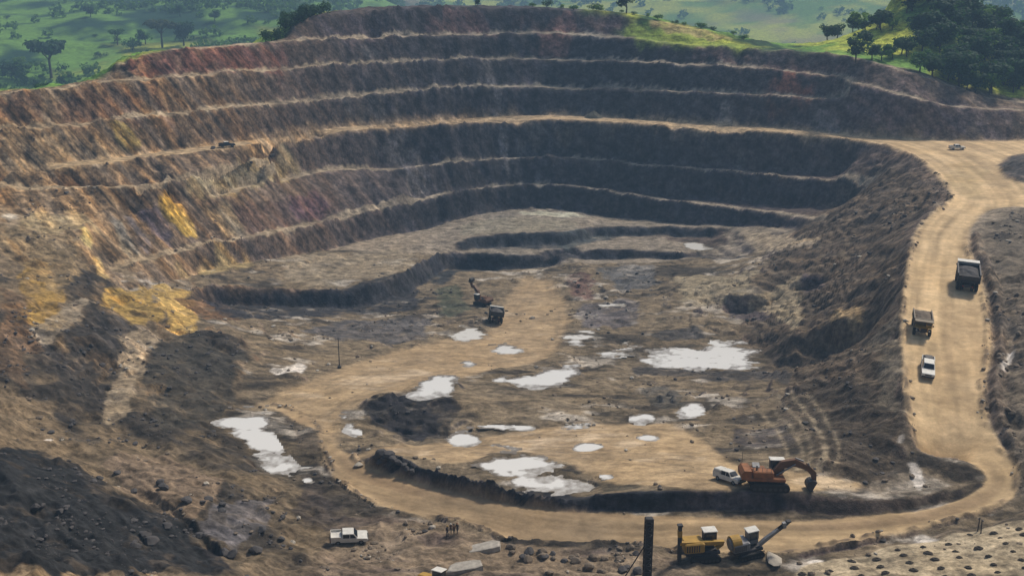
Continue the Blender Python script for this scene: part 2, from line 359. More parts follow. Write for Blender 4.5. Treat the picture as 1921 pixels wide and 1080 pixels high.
UP_ROAD = mask(area([(668, 858), (700, 846), (740, 836), (900, 822), (1100, 795), (1260, 795), (1330, 840), (1365, 868), (1440, 880), (1540, 895), (1625, 905), (1620, 922), (1480, 920), (1300, 918), (1130, 903), (1060, 868), (950, 850), (850, 868), (760, 857)]), 1.0, 5)
HALF_ROAD = np.maximum(FLOOR_ROAD, UP_ROAD)

# outside the rim: grass country
OUT = np.zeros((NR, NC), np.float32)
rimL = offset(A_r, 8, 0)[:, :2]; rimL = rimL[rimL[:, 0] < -118]
rimM = offset(U_r, 4, 0)[:, :2]; rimM = rimM[(rimM[:, 0] > -155) & (rimM[:, 0] < -88)]
rimT = offset(T_r, 6, 0)[:, :2]; rimT = rimT[(rimT[:, 0] > -70) & (rimT[:, 0] < 70)]
grass_edge = area([(1085, 22), (1160, 30), (1200, 45), (1150, 62), (1240, 76), (1300, 88), (1420, 96), (1500, 96), (1620, 110)])
rimR = offset(U_r, 3, 0)[:, :2]; rimR = rimR[rimR[:, 0] > 150]
OUT = mask(np.vstack([[(-500, 250)], rimL[:1] + [-150, 0], rimL, rimM, rimT, grass_edge, rimR, rimR[-1:] + [200, 0], [(500, 700), (-600, 700)]]), 1.2, 4)

steep = smooth(0.35, 1.1, SL)
amp_floor = 0.5 * (1 - np.maximum(np.maximum(ROAD, FAR_ROAD), 0.75 * HALF_ROAD)) + 0.012
lump = smooth(-.15, .35, fbm(GX, GY, 30, 3, 13))
DN = fbm(GX, GY, 14, 3, 3) * 0.8 + fbm(GX, GY, 4.5, 5, 8) * 1.0 + lump * (ridged(GX, GY * 1.3, 5.5, 4, 15) * 0.9 + fbm(GX, GY, 1.5, 2, 17) * .5)
N1 = ridged(GX, GY, 9, 3, 21) * .7 + fbm(GX, GY, 3.6, 3, 23) * 0.4 + fbm(GX, GY, 24, 2, 29) * 0.9
nearslope = smooth(0.12, 0.5, SL)
benchy = smooth(300, 330, GY) * (1 - OUT)
A_ = amp_floor * (1 + 1.4 * nearslope * (1 - ROAD))
Z = ZB + DN * A_ + N1 * steep * (0.2 + .35 * smooth(150, 230, GY) + 0.35 * benchy) * (1 - 0.85 * ROAD)
# erosion gullies and dumped ridges on the west, south-west and east flanks
def flank(px, j=2.0): return mask(area(px, ZB), j, 24)
FW = flank([(-130, 420), (60, 430), (150, 470), (250, 570), (350, 620), (470, 650), (440, 745), (400, 800), (520, 900), (610, 950), (620, 1079), (-130, 1079)])
FE = flank([(1560, 340), (1680, 300), (1765, 350), (1700, 450), (1680, 600), (1685, 760), (1700, 850), (1650, 905), (1560, 900), (1470, 780), (1440, 690), (1380, 620), (1400, 560), (1480, 450)])
FR = flank([(1835, 420), (1921, 395), (2090, 395), (2090, 930), (1935, 930), (1890, 830), (1875, 620)])
cr, sr = math.cos(0.9), math.sin(0.9)
gw = ridged((GX * cr + GY * sr), (-GX * sr + GY * cr) * 0.3, 11, 5, 61)
ge = ridged((GX * cr - GY * sr) * 0.4, (GX * sr + GY * cr), 8, 5, 71)
Z = Z + FW * (1 - ROAD) * (gw * 1.9 + fbm(GX, GY, 3, 4, 63) * 0.6) + FE * (1 - ROAD) * (ge * 1.5 + fbm(GX, GY, 3, 4, 73) * 0.6) + FR * (1 - ROAD) * (ridged(GX, GY, 5, 5, 81) * 0.8)
RUB = flank([(640, 970), (840, 985), (930, 1015), (1200, 1025), (1300, 1050), (1290, 1085), (560, 1085)], 1.0)
Z = Z + RUB * (1 - ROAD) * (ridged(GX, GY * 1.4, 3.0, 4, 91) * 0.4)
# wheel ruts and grading marks along the roads: distance from the inner edge and along it
def along(M, line, thr=.02):
    ac = np.zeros((NR, NC), np.float32); al = np.zeros((NR, NC), np.float32)
    sel = np.nonzero(M > thr); l = dense(line[:, :2], 1.0); run = np.cumsum(np.r_[0, np.hypot(*np.diff(l, axis=0).T)])
    for k in range(0, len(sel[0]), 8000):
        a, b = sel[0][k:k + 8000], sel[1][k:k + 8000]
        dd = (GX[a, b][:, None] - l[None, :, 0]) ** 2 + (GY[a, b][:, None] - l[None, :, 1]) ** 2
        q = dd.argmin(1); ac[a, b] = np.sqrt(dd[np.arange(len(q)), q]); al[a, b] = run[q]
    return ac, al
AC, AL = along(ROAD, ri)
rut = fbm(AC * 1.0 + .35 * fbm(AL, AL * 0, 14, 2, 94), AL * .045, 1.3, 3, 95)
Z = Z + ROAD * (rut * 0.11 + fbm(GX, GY, 2.5, 3, 96) * .06)
AO, _al = along(ROAD, ro)
edge = (np.exp(-((AC - .5) / .55) ** 2) * smooth(156, 162, GY) + np.exp(-((AO - .5) / .5) ** 2) * (GY < 260)) * (ROAD > .05) * smooth(-.35, .15, fbm(GX, GY, 5, 3, 98))
edge = np.minimum(edge, 1)
Z = Z + edge * (.55 + .5 * fbm(GX, GY, 1.3, 2, 99))
Z = Z + OUT * (fbm(GX, GY, 30, 4, 97) * 1.6)
Z = Z.astype(np.float32)

# small cut steps and ledges over the uneven ground
stepw = ((ZB < -14) & (GY < 345)).astype(np.float32); stepw = blur(stepw, 6) * (1 - ROAD) * (1 - .95 * HALF_ROAD) * (1 - OUT) * smooth(-.25, .25, fbm(GX, GY, 22, 3, 151) + .1) * (1 - smooth(.7, 1.2, SL))
hh_ = (Z + fbm(GX, GY, 9, 4, 153) * 1.5) / 1.25; fr_ = hh_ - np.floor(hh_)
stepw = blur(stepw, 3) * (.15 + .85 * smooth(165, 195, GY))
Z = (Z + (smooth(.0, .3, fr_) - fr_) * 1.25 * .7 * stepw).astype(np.float32)
near_face = mask(area([(690, 850), (800, 868), (1000, 905), (1300, 912), (1640, 925), (1800, 895), (1850, 905), (1700, 962), (1480, 965), (1100, 958), (840, 915), (700, 882)], ZB), .3, 8)
Z = (Z * (1 - .7 * near_face) + (ZB + fbm(GX, GY, 3, 3, 157) * .18) * .7 * near_face).astype(np.float32)

# standing pools of pale water: the ground is dished under each
POOLS = [
    ('wide', [(1188, 658), (1209, 643), (1226, 642), (1262, 650), (1308, 660), (1317, 656), (1331, 639), (1361, 642), (1401, 658), (1422, 679), (1439, 694), (1378, 688), (1308, 687), (1228, 685), (1223, 674), (1195, 667)]),
    ('wide', [(1087, 663), (1120, 660), (1181, 658), (1187, 668), (1120, 673), (1092, 671)]),
    ('wide', [(1064, 636), (1085, 620), (1108, 622), (1106, 640), (1092, 652), (1066, 644)]),
    ('wide', [(907, 882), (920, 870), (950, 858), (1007, 862), (1043, 870), (1052, 883), (1087, 893), (1113, 903), (1103, 916), (1067, 925), (1007, 919), (973, 907), (950, 897)]),
    ('wide', [(403, 788), (433, 783), (503, 787), (502, 810), (520, 838), (545, 858), (587, 858), (563, 880), (547, 895), (513, 880), (480, 850), (455, 820), (417, 798)]),
    ('s', [(755, 734), (800, 722), (850, 722), (840, 737), (790, 740)]),
    ('s', [(965, 713), (1020, 702), (1085, 702), (1060, 715), (1010, 724), (970, 721)]),
    ('s', [(925, 650), (960, 648), (992, 660), (960, 664), (930, 659)]),
    ('s', [(843, 627), (870, 617), (905, 620), (900, 633), (850, 636)]),
    ('s', [(1265, 768), (1300, 757), (1330, 770), (1310, 782), (1270, 783)]),
    ('s', [(1185, 783), (1200, 775), (1235, 783), (1220, 792), (1190, 792)]),
    ('s', [(885, 806), (940, 799), (1012, 797), (1018, 803), (930, 811)]),
    ('s', [(835, 830), (870, 815), (902, 826), (880, 834)]),
    ('s', [(1070, 838), (1130, 832), (1122, 845), (1085, 847)]),
    ('s', [(1190, 813), (1235, 815), (1230, 823), (1200, 823)]),
    ('s', [(628, 768), (640, 766), (658, 785), (672, 808), (664, 819), (648, 806)]),
    ('s', [(868, 682), (884, 679), (890, 686), (874, 690)]), ('s', [(690, 782), (715, 785), (720, 792), (698, 791)]),
    ('s', [(1040, 800), (1110, 795), (1112, 799), (1050, 804)]), ('s', [(1130, 893), (1158, 890), (1160, 897), (1135, 899)]), ('s', [(925, 708), (950, 704), (955, 711), (930, 714)]), ('s', [(1105, 575), (1180, 567), (1185, 572), (1115, 581)]), ('s', [(565, 893), (580, 890), (598, 905), (588, 909)]),
    ('s', [(1255, 452), (1310, 452), (1342, 466), (1312, 472), (1290, 461)]),
]
pool_z = []; WET = np.zeros((NR, NC), np.float32)
shore = fbm(GX * .7, GY * 1.5, 5.0, 5, 401)
for kind_, px in POOLS:
    poly = area(px)
    m0 = mask(poly, 0.5, 0)
    zz = Z[m0 > .5] if (m0 > .5).any() else np.array([hit(*px[0])[2]])
    lev = float(np.percentile(zz, 35))
    n_ = 70 if kind_ == 'wide' else 24
    core = blur(m0, n_); wide_ = blur(m0, n_ * 3)
    depth = (core - .40) * 1.1 + shore * .95 + fbm(GX, GY * 1.7, 1.6, 3, 403) * .28
    bed = lev - np.clip(depth, -.5, .5) * .7
    wgt = smooth(.02, .3, wide_)
    Z = (Z * (1 - wgt) + (np.clip(Z, lev - .4, lev + .9) * .35 + bed * .65) * wgt).astype(np.float32)
    Z = np.where(wgt > .6, np.where(depth > .05, np.minimum(Z, lev - .04), Z), Z).astype(np.float32)
    WET = np.maximum(WET, smooth(.03, .25, wide_)); pool_z.append((px, poly, lev, np.where(wide_ > .01, depth, -1).astype(np.float16)))

# ------------------------------------------------------------------ what the ground is made of (albedo and some shade, painted in plan)
SL = slope_of(Z); SLs = blur(SL.astype(np.float32), 3)
def lerp(c0, c1, m): return c0 + (np.asarray(c1, np.float32) - c0) * m[..., None]
S_ = GX / GY
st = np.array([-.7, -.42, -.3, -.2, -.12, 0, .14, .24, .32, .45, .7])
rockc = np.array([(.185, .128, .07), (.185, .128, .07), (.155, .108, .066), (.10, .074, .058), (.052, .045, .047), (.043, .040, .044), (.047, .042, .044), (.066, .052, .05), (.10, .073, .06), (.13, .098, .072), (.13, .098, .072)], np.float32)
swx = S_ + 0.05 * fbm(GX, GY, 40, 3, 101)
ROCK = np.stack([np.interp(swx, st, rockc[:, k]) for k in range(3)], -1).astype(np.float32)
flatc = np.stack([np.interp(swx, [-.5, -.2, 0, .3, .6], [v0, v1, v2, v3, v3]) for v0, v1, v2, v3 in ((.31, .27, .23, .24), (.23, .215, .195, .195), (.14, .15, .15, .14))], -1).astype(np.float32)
n_big = fbm(GX, GY, 26, 4, 111); n_mid = fbm(GX, GY, 7, 5, 113); n_f = fbm(GX, GY, 2.2, 3, 119); n_h = fbm(GX * 0.5, GY * 1.5, 5, 5, 117)
steepm = smooth(0.3, 0.7, SLs + 0.12 * n_mid)
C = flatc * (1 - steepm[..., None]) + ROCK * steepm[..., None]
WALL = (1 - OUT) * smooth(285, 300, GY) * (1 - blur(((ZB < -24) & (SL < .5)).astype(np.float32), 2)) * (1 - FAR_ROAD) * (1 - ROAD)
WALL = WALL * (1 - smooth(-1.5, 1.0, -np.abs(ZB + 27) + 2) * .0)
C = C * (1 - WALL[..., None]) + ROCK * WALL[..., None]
# floor: patches of dark shale, brown and pale clay
FL = (GY < 345) & (ZB < -14)
FLm = blur(FL.astype(np.float32), 6) * (1 - steepm)
C = lerp(C, (.165, .125, .075), FLm * 0.85)
C = lerp(C, (.036, .03, .024), FLm * smooth(-.02, 0.34, n_big * 0.5 + n_h * 0.6) * .92)
C = lerp(C, (.42, .37, .30), FLm * smooth(0.16, 0.42, n_mid * 0.6 + n_h * 0.6 - 0.15 * n_big) * 0.85)
def paint(px, col, k=1.0, jit=1.2, soft=6, only=None):
    global C
    m = mask(area(px), jit * 1.3, soft + 5)
    m = smooth(.28, .72, m + (n_mid * .55 + n_f * .6) * (m > .004) * (1.15 - np.abs(2 * m - 1))) * k
    if only is not None: m = m * only
    m = m * (1 - .45 * smooth(0, .5, n_f + .6 * n_h))
    C = lerp(C, col, m)
# flanks
C = lerp(C, (.135, .10, .06), FW * 0.8); C = lerp(C, (.024, .022, .02), FW * smooth(-.1, .4, gw * .6 + n_mid * .6) * .85)
C = lerp(C, (.10, .075, .05), FE * 0.85); C = lerp(C, (.026, .021, .017), FE * smooth(.1, .6, -ge * .5 + n_mid * .7) * .7)
C = lerp(C, (.125, .102, .074), FR * 0.85); C = lerp(C, (.04, .034, .03), FR * smooth(.1, .5, n_mid) * .7)
C = lerp(C, (.20, .15, .10), RUB * .8); C = lerp(C, (.09, .066, .056), RUB * smooth(0, .5, n_h) * .8)
# scree chutes and the slump on the far wall
for q, c in (([(690, 252), (760, 250), (790, 300), (800, 360), (770, 365), (740, 300)], (.16, .14, .128)), ([(936, 250), (950, 248), (968, 346), (948, 346)], (.15, .14, .135)), ([(962, 250), (972, 250), (990, 346), (976, 346)], (.13, .12, .12)), ([(1000, 300), (1012, 300), (1016, 348), (1002, 348)], (.12, .115, .115)), ([(905, 116), (925, 116), (945, 215), (925, 215)], (.14, .13, .13)), ([(1128, 170), (1136, 170), (1124, 205), (1112, 215)], (.17, .165, .15)), ([(640, 192), (700, 186), (780, 215), (720, 225), (650, 225)], (.12, .105, .09)), ([(668, 84), (690, 80), (720, 112), (690, 115)], (.12, .115, .115)), ([(1355, 195), (1375, 195), (1372, 235), (1358, 235)], (.19, .165, .14)), ([(1520, 215), (1560, 215), (1575, 250), (1545, 250)], (.17, .145, .135)), ([(1380, 275), (1400, 275), (1398, 318), (1384, 318)], (.16, .145, .13))):
    paint(q, c, .8, .8, 1)
# west wall beds
paint([(-130, 190), (0, 186), (180, 165), (300, 158), (330, 215), (150, 235), (-130, 250)], (.165, .095, .055), .8, 3, 14)
paint([(0, 255), (190, 236), (260, 290), (150, 312), (0, 318)], (.30, .22, .125), .8, 3, 8)
paint([(205, 238), (235, 236), (280, 280), (245, 292), (222, 270)], (.26, .19, .05), .9, .8, 3)
paint([(230, 112), (520, 88), (560, 130), (400, 136), (240, 146)], (.12, .055, .042), .9, 3, 8)
paint([(560, 40), (700, 30), (850, 25), (830, 62), (560, 72)], (.085, .066, .068), .9, 3, 8)
paint([(800, 40), (900, 25), (960, 62), (900, 66), (820, 66)], (.15, .092, .085), .9, 2, 6)
paint([(870, 68), (1040, 66), (1010, 108), (910, 108)], (.15, .09, .082), .9, 2, 6)
paint([(930, 118), (1010, 118), (1000, 160), (960, 160)], (.11, .088, .088), .8, 2, 6)
paint([(960, 22), (1160, 30), (1150, 60), (960, 60)], (.145, .095, .085), .8, 2, 6)
paint([(1030, 30), (1090, 25), (1060, 105), (1010, 105)], (.22, .12, .095), .8, 1.5, 5)
paint([(1420, 140), (1500, 145), (1560, 185), (1430, 175)], (.21, .085, .052), .9, 2, 6)
paint([(1410, 180), (1560, 190), (1540, 205), (1420, 195)], (.20, .10, .07), .8, 2, 5)
paint([(1600, 165), (1921, 212), (1921, 258), (1650, 255), (1560, 240)], (.125, .092, .085), .8, 3, 8)
paint([(1300, 98), (1560, 110), (1600, 150), (1400, 125), (1290, 116)], (.14, .085, .07), .8, 2, 6)
# ochre tongue and stripes west of the pit
paint([(330, 345), (400, 328), (517, 296), (600, 312), (560, 328), (480, 350), (400, 370), (330, 368)], (.27, .215, .115), .85, 1.5, 5)
paint([(455, 306), (520, 297), (600, 312), (545, 328), (480, 330)], (.25, .20, .12), .8, 1.5, 5)
for q, c in (([(300, 368), (318, 362), (345, 395), (368, 436), (352, 440), (325, 415)], (.42, .26, .045)), ([(322, 372), (332, 372), (368, 430), (364, 440), (345, 412)], (.5, .33, .09)), ([(148, 428), (160, 426), (176, 460), (172, 476), (158, 462)], (.42, .33, .13)), ([(172, 478), (190, 470), (200, 520), (188, 520)], (.33, .24, .10)), ([(205, 412), (222, 404), (262, 480), (246, 492)], (.30, .25, .17)), ([(228, 402), (246, 398), (290, 470), (272, 478)], (.12, .10, .09)), ([(246, 396), (300, 386), (330, 440), (318, 466), (285, 440)], (.09, .07, .075)), ([(430, 385), (560, 370), (620, 350), (640, 390), (520, 430), (470, 440)], (.10, .066, .05)), ([(540, 375), (600, 360), (625, 395), (560, 415)], (.11, .065, .07)), ([(370, 392), (430, 380), (465, 440), (430, 448)], (.23, .18, .11))):
    paint(q, c, .92, .5, 2)
paint([(30, 500), (70, 480), (120, 560), (110, 620), (50, 610)], (.34, .21, .05), .75, 1.5, 8)
paint([(40, 400), (150, 400), (200, 440), (130, 440), (40, 430)], (.33, .25, .13), .8, 1.5, 6)
paint([(0, 402), (30, 402), (32, 412), (0, 412)], (.6, .52, .4), .9, .5, 1)
paint([(190, 545), (280, 540), (300, 600), (240, 605), (200, 575)], (.33, .22, .06), .85, 1.5, 5)
paint([(285, 535), (360, 545), (370, 620), (330, 628), (300, 590)], (.42, .28, .085), .9, 1.2, 4)
paint([(330, 560), (420, 545), (440, 600), (380, 600)], (.14, .075, .035), .85, 1.0, 4)
paint([(390, 480), (480, 470), (470, 500), (380, 520), (330, 520)], (.30, .225, .10), .8, 1.5, 6)
paint([(520, 480), (650, 470), (760, 465), (780, 490), (740, 520), (600, 540), (540, 520)], (.27, .22, .15), .7, 2, 8)
paint([(75, 660), (150, 600), (190, 570), (130, 560), (60, 620)], (.26, .21, .145), .85, 1.0, 6)
paint([(210, 640), (260, 610), (300, 620), (270, 690), (230, 780), (190, 800), (200, 720)], (.27, .21, .135), .95, 1.0, 6)
paint([(112, 640), (140, 605), (180, 578), (240, 628), (215, 700), (190, 775), (120, 790), (95, 760)], (.034, .029, .024), .95, 1.0, 6)
paint([(180, 860), (300, 850), (420, 890), (360, 980), (290, 960), (230, 900)], (.20, .145, .095), .85, 1.5, 8)
paint([(380, 950), (500, 940), (520, 1000), (440, 1030), (390, 1000)], (.12, .11, .11), .8, 1.5, 6)
paint([(-130, 840), (90, 840), (200, 960), (300, 1085), (-130, 1085)], (.016, .017, .018), .95, 2, 10)
paint([(240, 985), (420, 1010), (460, 1085), (280, 1085)], (.02, .019, .021), .95, 2, 8)
paint([(265, 740), (290, 660), (340, 628), (400, 645), (460, 660), (440, 740), (400, 795), (300, 800)], (.052, .046, .036), .85, 1.2, 8)
paint([(0, 425), (60, 430), (140, 440), (160, 500), (100, 560), (40, 500), (0, 480)], (.23, .165, .085), .7, 2, 10)
paint([(0, 530), (50, 560), (70, 640), (40, 720), (0, 700)], (.11, .07, .04), .7, 2, 8)
paint([(580, 880), (640, 950), (700, 970), (640, 1000), (540, 960)], (.05, .04, .036), .7, 1.5, 8)
paint([(1872, 312), (1890, 297), (1921, 290), (2060, 288), (2060, 358), (1921, 355), (1885, 330)], (.05, .047, .045), .9, .8, 4)
paint([(-130, 840), (110, 850), (260, 930), (350, 1000), (440, 1085), (-130, 1085)], (.017, .017, .018), .9, 2, 8)
paint([(690, 748), (740, 740), (840, 744), (870, 770), (840, 800), (865, 822), (760, 820), (695, 798)], (.02, .018, .018), .9, .8, 2)
# floor details
paint([(690, 752), (740, 742), (830, 745), (860, 765), (820, 800), (860, 822), (760, 818), (700, 795)], (.026, .024, .025), .95, 1.0, 4)
paint([(370, 548), (400, 542), (640, 550), (780, 515), (790, 580), (640, 590), (420, 594)], (.026, .026, .03), .95, .6, 3)
paint([(640, 600), (800, 596), (790, 640), (640, 640), (560, 620)], (.085, .08, .08), .85, 1.5, 6)
paint([(790, 490), (880, 476), (1010, 482), (1000, 502), (860, 510), (830, 535)], (.032, .034, .037), .95, .8, 4)
paint([(820, 540), (860, 535), (880, 575), (850, 600), (825, 590)], (.062, .07, .045), .8, 1, 4)
paint([(870, 448), (1080, 436), (1160, 430), (1140, 450), (1040, 468), (880, 468)], (.036, .039, .044), .95, .8, 4)
paint([(1040, 438), (1120, 425), (1150, 440), (1060, 470)], (.075, .09, .09), .7, .8, 4)
paint([(1160, 425), (1350, 430), (1370, 460), (1200, 442)], (.085, .06, .05), .85, .8, 4)
paint([(1370, 430), (1480, 436), (1540, 450), (1490, 462), (1400, 452)], (.34, .27, .18), .85, 1.2, 4)
paint([(950, 397), (1050, 396), (1120, 408), (1050, 408), (980, 402)], (.48, .46, .34), .8, .6, 2)
paint([(860, 420), (960, 405), (1080, 414), (1080, 430), (930, 436), (860, 442)], (.22, .195, .14), .8, 1.2, 5)
paint([(1120, 505), (1220, 495), (1240, 535), (1160, 545)], (.10, .10, .10), .85, 1.5, 4)
paint([(1065, 512), (1110, 512), (1110, 560), (1075, 560)], (.13, .075, .06), .85, 1.5, 4)
paint([(1270, 515), (1420, 510), (1400, 560), (1280, 575)], (.29, .24, .155), .75, 1.5, 6)
paint([(1090, 570), (1190, 560), (1190, 610), (1100, 615)], (.105, .095, .10), .8, 1.5, 4)
paint([(1220, 625), (1315, 605), (1320, 635), (1240, 640)], (.06, .056, .055), .9, 1, 4)
paint([(1365, 556), (1455, 556), (1450, 600), (1370, 598)], (.07, .055, .056), .9, .6, 3)
paint([(1490, 520), (1545, 516), (1545, 545), (1500, 545)], (.075, .058, .06), .85, .6, 3)
paint([(1460, 540), (1500, 500), (1510, 560), (1500, 640), (1470, 600), (1440, 590), (1400, 558)], (.29, .235, .15), .85, .8, 4)
paint([(1550, 578), (1600, 575), (1630, 608), (1560, 606)], (.38, .27, .14), .85, .8, 4)
paint([(1185, 688), (1300, 694), (1440, 698), (1500, 720), (1430, 712), (1280, 706), (1190, 700)], (.05, .045, .042), .9, .6, 3)
paint([(1480, 720), (1600, 700), (1680, 760), (1650, 900), (1560, 850), (1500, 760)], (.046, .037, .028), .8, 2, 8)
paint([(1640, 640), (1690, 560), (1690, 800), (1650, 760)], (.15, .125, .088), .7, 1.5, 6)
paint([(1360, 805), (1480, 800), (1480, 835), (1380, 835)], (.07, .06, .058), .85, 1.2, 4)
paint([(1200, 725), (1260, 720), (1290, 770), (1240, 775)], (.075, .07, .06), .8, 1.2, 4)
paint([(1050, 878), (1085, 870), (1110, 885), (1085, 892)], (.045, .04, .034), .95, .5, 2)
paint([(1115, 905), (1160, 892), (1210, 912), (1130, 924)], (.07, .06, .042), .9, .5, 3)
paint([(640, 770), (660, 800), (615, 790), (590, 770)], (.20, .16, .11), .6, 1, 4)
paint([(530, 770), (600, 765), (605, 850), (560, 840)], (.10, .078, .056), .75, 1.0, 6)
paint([(1010, 835), (1060, 830), (1150, 832), (1170, 845), (1060, 850)], (.12, .088, .06), .8, .8, 3)
C = C * (1 - (WET * smooth(-.2, .3, n_mid + .1) * .45)[..., None])
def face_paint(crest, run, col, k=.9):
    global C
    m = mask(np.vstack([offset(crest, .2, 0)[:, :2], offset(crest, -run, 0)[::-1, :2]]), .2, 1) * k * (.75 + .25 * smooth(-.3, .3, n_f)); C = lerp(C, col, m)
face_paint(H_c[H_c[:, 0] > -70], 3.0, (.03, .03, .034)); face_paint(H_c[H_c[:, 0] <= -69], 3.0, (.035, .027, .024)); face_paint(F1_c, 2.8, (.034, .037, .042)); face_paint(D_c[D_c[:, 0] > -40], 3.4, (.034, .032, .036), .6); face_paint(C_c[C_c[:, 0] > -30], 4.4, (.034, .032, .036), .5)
# roads: pale graded laterite
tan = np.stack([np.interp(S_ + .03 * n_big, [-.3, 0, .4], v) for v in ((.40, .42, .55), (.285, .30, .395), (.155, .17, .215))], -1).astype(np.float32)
tan = tan * (1 + 0.12 * n_mid + .08 * n_f + ROAD * (.34 * fbm(AC * .8, AL * .035, 2.2, 4, 131) + .34 * rut))[..., None]
tan = lerp(tan, (.30, .2, .12), ROAD * smooth(.1, .5, fbm(AC * .6, AL * .05, 4, 3, 133)) * .45)
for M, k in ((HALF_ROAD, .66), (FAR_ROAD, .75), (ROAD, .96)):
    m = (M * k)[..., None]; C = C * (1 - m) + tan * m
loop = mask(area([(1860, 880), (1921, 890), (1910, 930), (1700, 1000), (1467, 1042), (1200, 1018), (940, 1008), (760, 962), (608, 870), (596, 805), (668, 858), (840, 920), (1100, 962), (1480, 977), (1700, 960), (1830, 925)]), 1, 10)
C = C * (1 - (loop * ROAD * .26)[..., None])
paint([(1790, 300), (1850, 320), (1830, 380), (1780, 345)], (.34, .25, .12), .5, 2, 10, ROAD)
paint([(1760, 560), (1840, 560), (1850, 700), (1830, 830), (1770, 830)], (.44, .31, .17), .5, 2, 14, ROAD)
C = lerp(C, (.10, .075, .055), ROAD * np.clip(edge * 1.1, 0, 1) * smooth(-.4, .2, n_f) * .85)
# far lip
paint([(860, 236), (1050, 232), (1200, 240), (1400, 252), (1400, 262), (1200, 252), (1000, 246), (860, 248)], (.15, .125, .10), .7, 1, 3)
# dark face behind loop road, windrow
paint([(1640, 900), (1700, 880), (1760, 885), (1785, 900), (1720, 922), (1650, 930)], (.19, .155, .11), .75, 1, 4)
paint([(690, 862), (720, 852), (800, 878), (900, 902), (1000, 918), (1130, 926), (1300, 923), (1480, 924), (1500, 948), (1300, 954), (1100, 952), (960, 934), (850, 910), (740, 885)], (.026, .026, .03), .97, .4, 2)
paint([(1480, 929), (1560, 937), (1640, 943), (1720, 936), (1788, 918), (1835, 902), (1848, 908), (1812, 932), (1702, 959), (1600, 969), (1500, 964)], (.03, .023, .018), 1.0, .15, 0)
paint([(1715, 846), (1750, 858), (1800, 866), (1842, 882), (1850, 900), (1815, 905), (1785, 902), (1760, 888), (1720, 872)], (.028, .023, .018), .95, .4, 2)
for q in ([(1706, 868), (1722, 868), (1724, 893), (1734, 915), (1722, 918), (1708, 895)], [(1678, 812), (1688, 810), (1694, 832), (1682, 830)], [(1720, 1009), (1745, 1001), (1768, 1010), (1735, 1018)], [(1735, 1050), (1790, 1040), (1815, 1043), (1780, 1056)], [(1757, 988), (1790, 979), (1832, 970), (1832, 975), (1790, 985)], [(1515, 1052), (1545, 1049), (1550, 1056), (1520, 1060)], [(1850, 966), (1872, 960), (1872, 964), (1852, 970)], [(1540, 950), (1600, 945), (1600, 951), (1550, 955)], [(1870, 690), (1890, 655), (1894, 670), (1880, 695)], [(80, 824), (100, 822), (108, 832), (90, 832)], [(510, 690), (570, 680), (575, 700), (520, 705)]):
    paint(q, (.62, .57, .5), .85, .6, 1)
# tyre tracks left on the floor
def track(px, col, wd=.45, gap=1.9, k=.7):
    global C
    a_ = np.array([hit(x, y)[:2] + (0.,) for x, y in px]); a_ = dense(smooth_line(a_, 3), .5)
    for sg in (-.5, .5):
        c_ = offset(a_, gap * sg, 0)[:, :2]; d_ = offset(a_, gap * sg + wd * np.sign(sg), 0)[:, :2]
        m = mask(np.vstack([c_, d_[::-1]]), .06, 1) * k * (.6 + .4 * smooth(-.4, .2, n_f)); C = lerp(C, col, m)
for px in ([(1500, 735), (1540, 790), (1565, 850), (1545, 880)], [(1470, 740), (1520, 800), (1545, 860), (1500, 890)], [(1440, 770), (1500, 850), (1480, 880)], [(1160, 720), (1230, 740), (1300, 720), (1420, 740)], [(560, 760), (700, 700), (860, 655), (960, 600), (1010, 540)], [(610, 800), (640, 760), (760, 715), (900, 680), (1040, 660)], [(690, 850), (850, 838), (1050, 812), (1250, 808)], [(720, 848), (900, 842), (1100, 855), (1300, 880), (1480, 905)], [(1300, 860), (1150, 850), (950, 835), (800, 845)], [(900, 600), (960, 570), (1000, 520)], [(1050, 640), (1060, 580), (1030, 530)], [(480, 740), (560, 730), (650, 700)]):
    track(px, (.36, .29, .19) if px[0][0] > 1400 else (.17, .13, .085))
# pale dust on the ledges of the benches
LEDGE = np.zeros((NR, NC), np.float32)
for c_, r_ in ((A_c, A_r), (B_c, B_r), (U_c, U_r), (S_c, S_r), (D_c, offset(D_c, 3.0, 0)), (C_c, offset(C_c, 3.0, 0))):
    LEDGE = np.maximum(LEDGE, mask(np.vstack([offset(c_, .5, 0)[:, :2], offset(r_, .1, 0)[::-1, :2]]), .1, 0))
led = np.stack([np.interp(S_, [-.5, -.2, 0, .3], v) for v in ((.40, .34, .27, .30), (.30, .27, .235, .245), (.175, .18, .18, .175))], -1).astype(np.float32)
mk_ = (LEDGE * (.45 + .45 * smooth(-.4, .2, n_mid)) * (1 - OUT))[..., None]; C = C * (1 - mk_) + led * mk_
paint([(940, 1011), (1080, 1015), (1200, 1021), (1205, 1030), (1080, 1025), (936, 1020)], (.03, .025, .02), .95, .15, 0)  # dark strip on the shelf step: its shade painted into the rock colour
# blast pattern ground
paint([(1490, 1085), (1510, 1060), (1640, 1032), (1770, 1008), (1890, 978), (1990, 950), (2090, 960), (2090, 1085)], (.38, .31, .205), 1.0, .4, 2)
# green country
g = lerp(np.zeros_like(C) + np.array((.13, .25, .045), np.float32), (.014, .05, .02), smooth(-.12, .2, n_big * .6 + n_mid * .5))
g = lerp(g, (.40, .44, .06), smooth(.05, .4, fbm(GX, GY, 34, 4, 141)))
C = C * (1 - OUT[..., None]) + g * OUT[..., None]
paint([(1150, 62), (1200, 48), (1300, 62), (1420, 88), (1420, 95), (1290, 88), (1200, 76)], (.19, .25, .04), .8, 1.5, 3)
paint([(1200, 40), (1280, 48), (1380, 76), (1330, 74), (1250, 58)], (.36, .27, .12), .8, 1.2, 3)
C = np.clip(C, .02, .9)
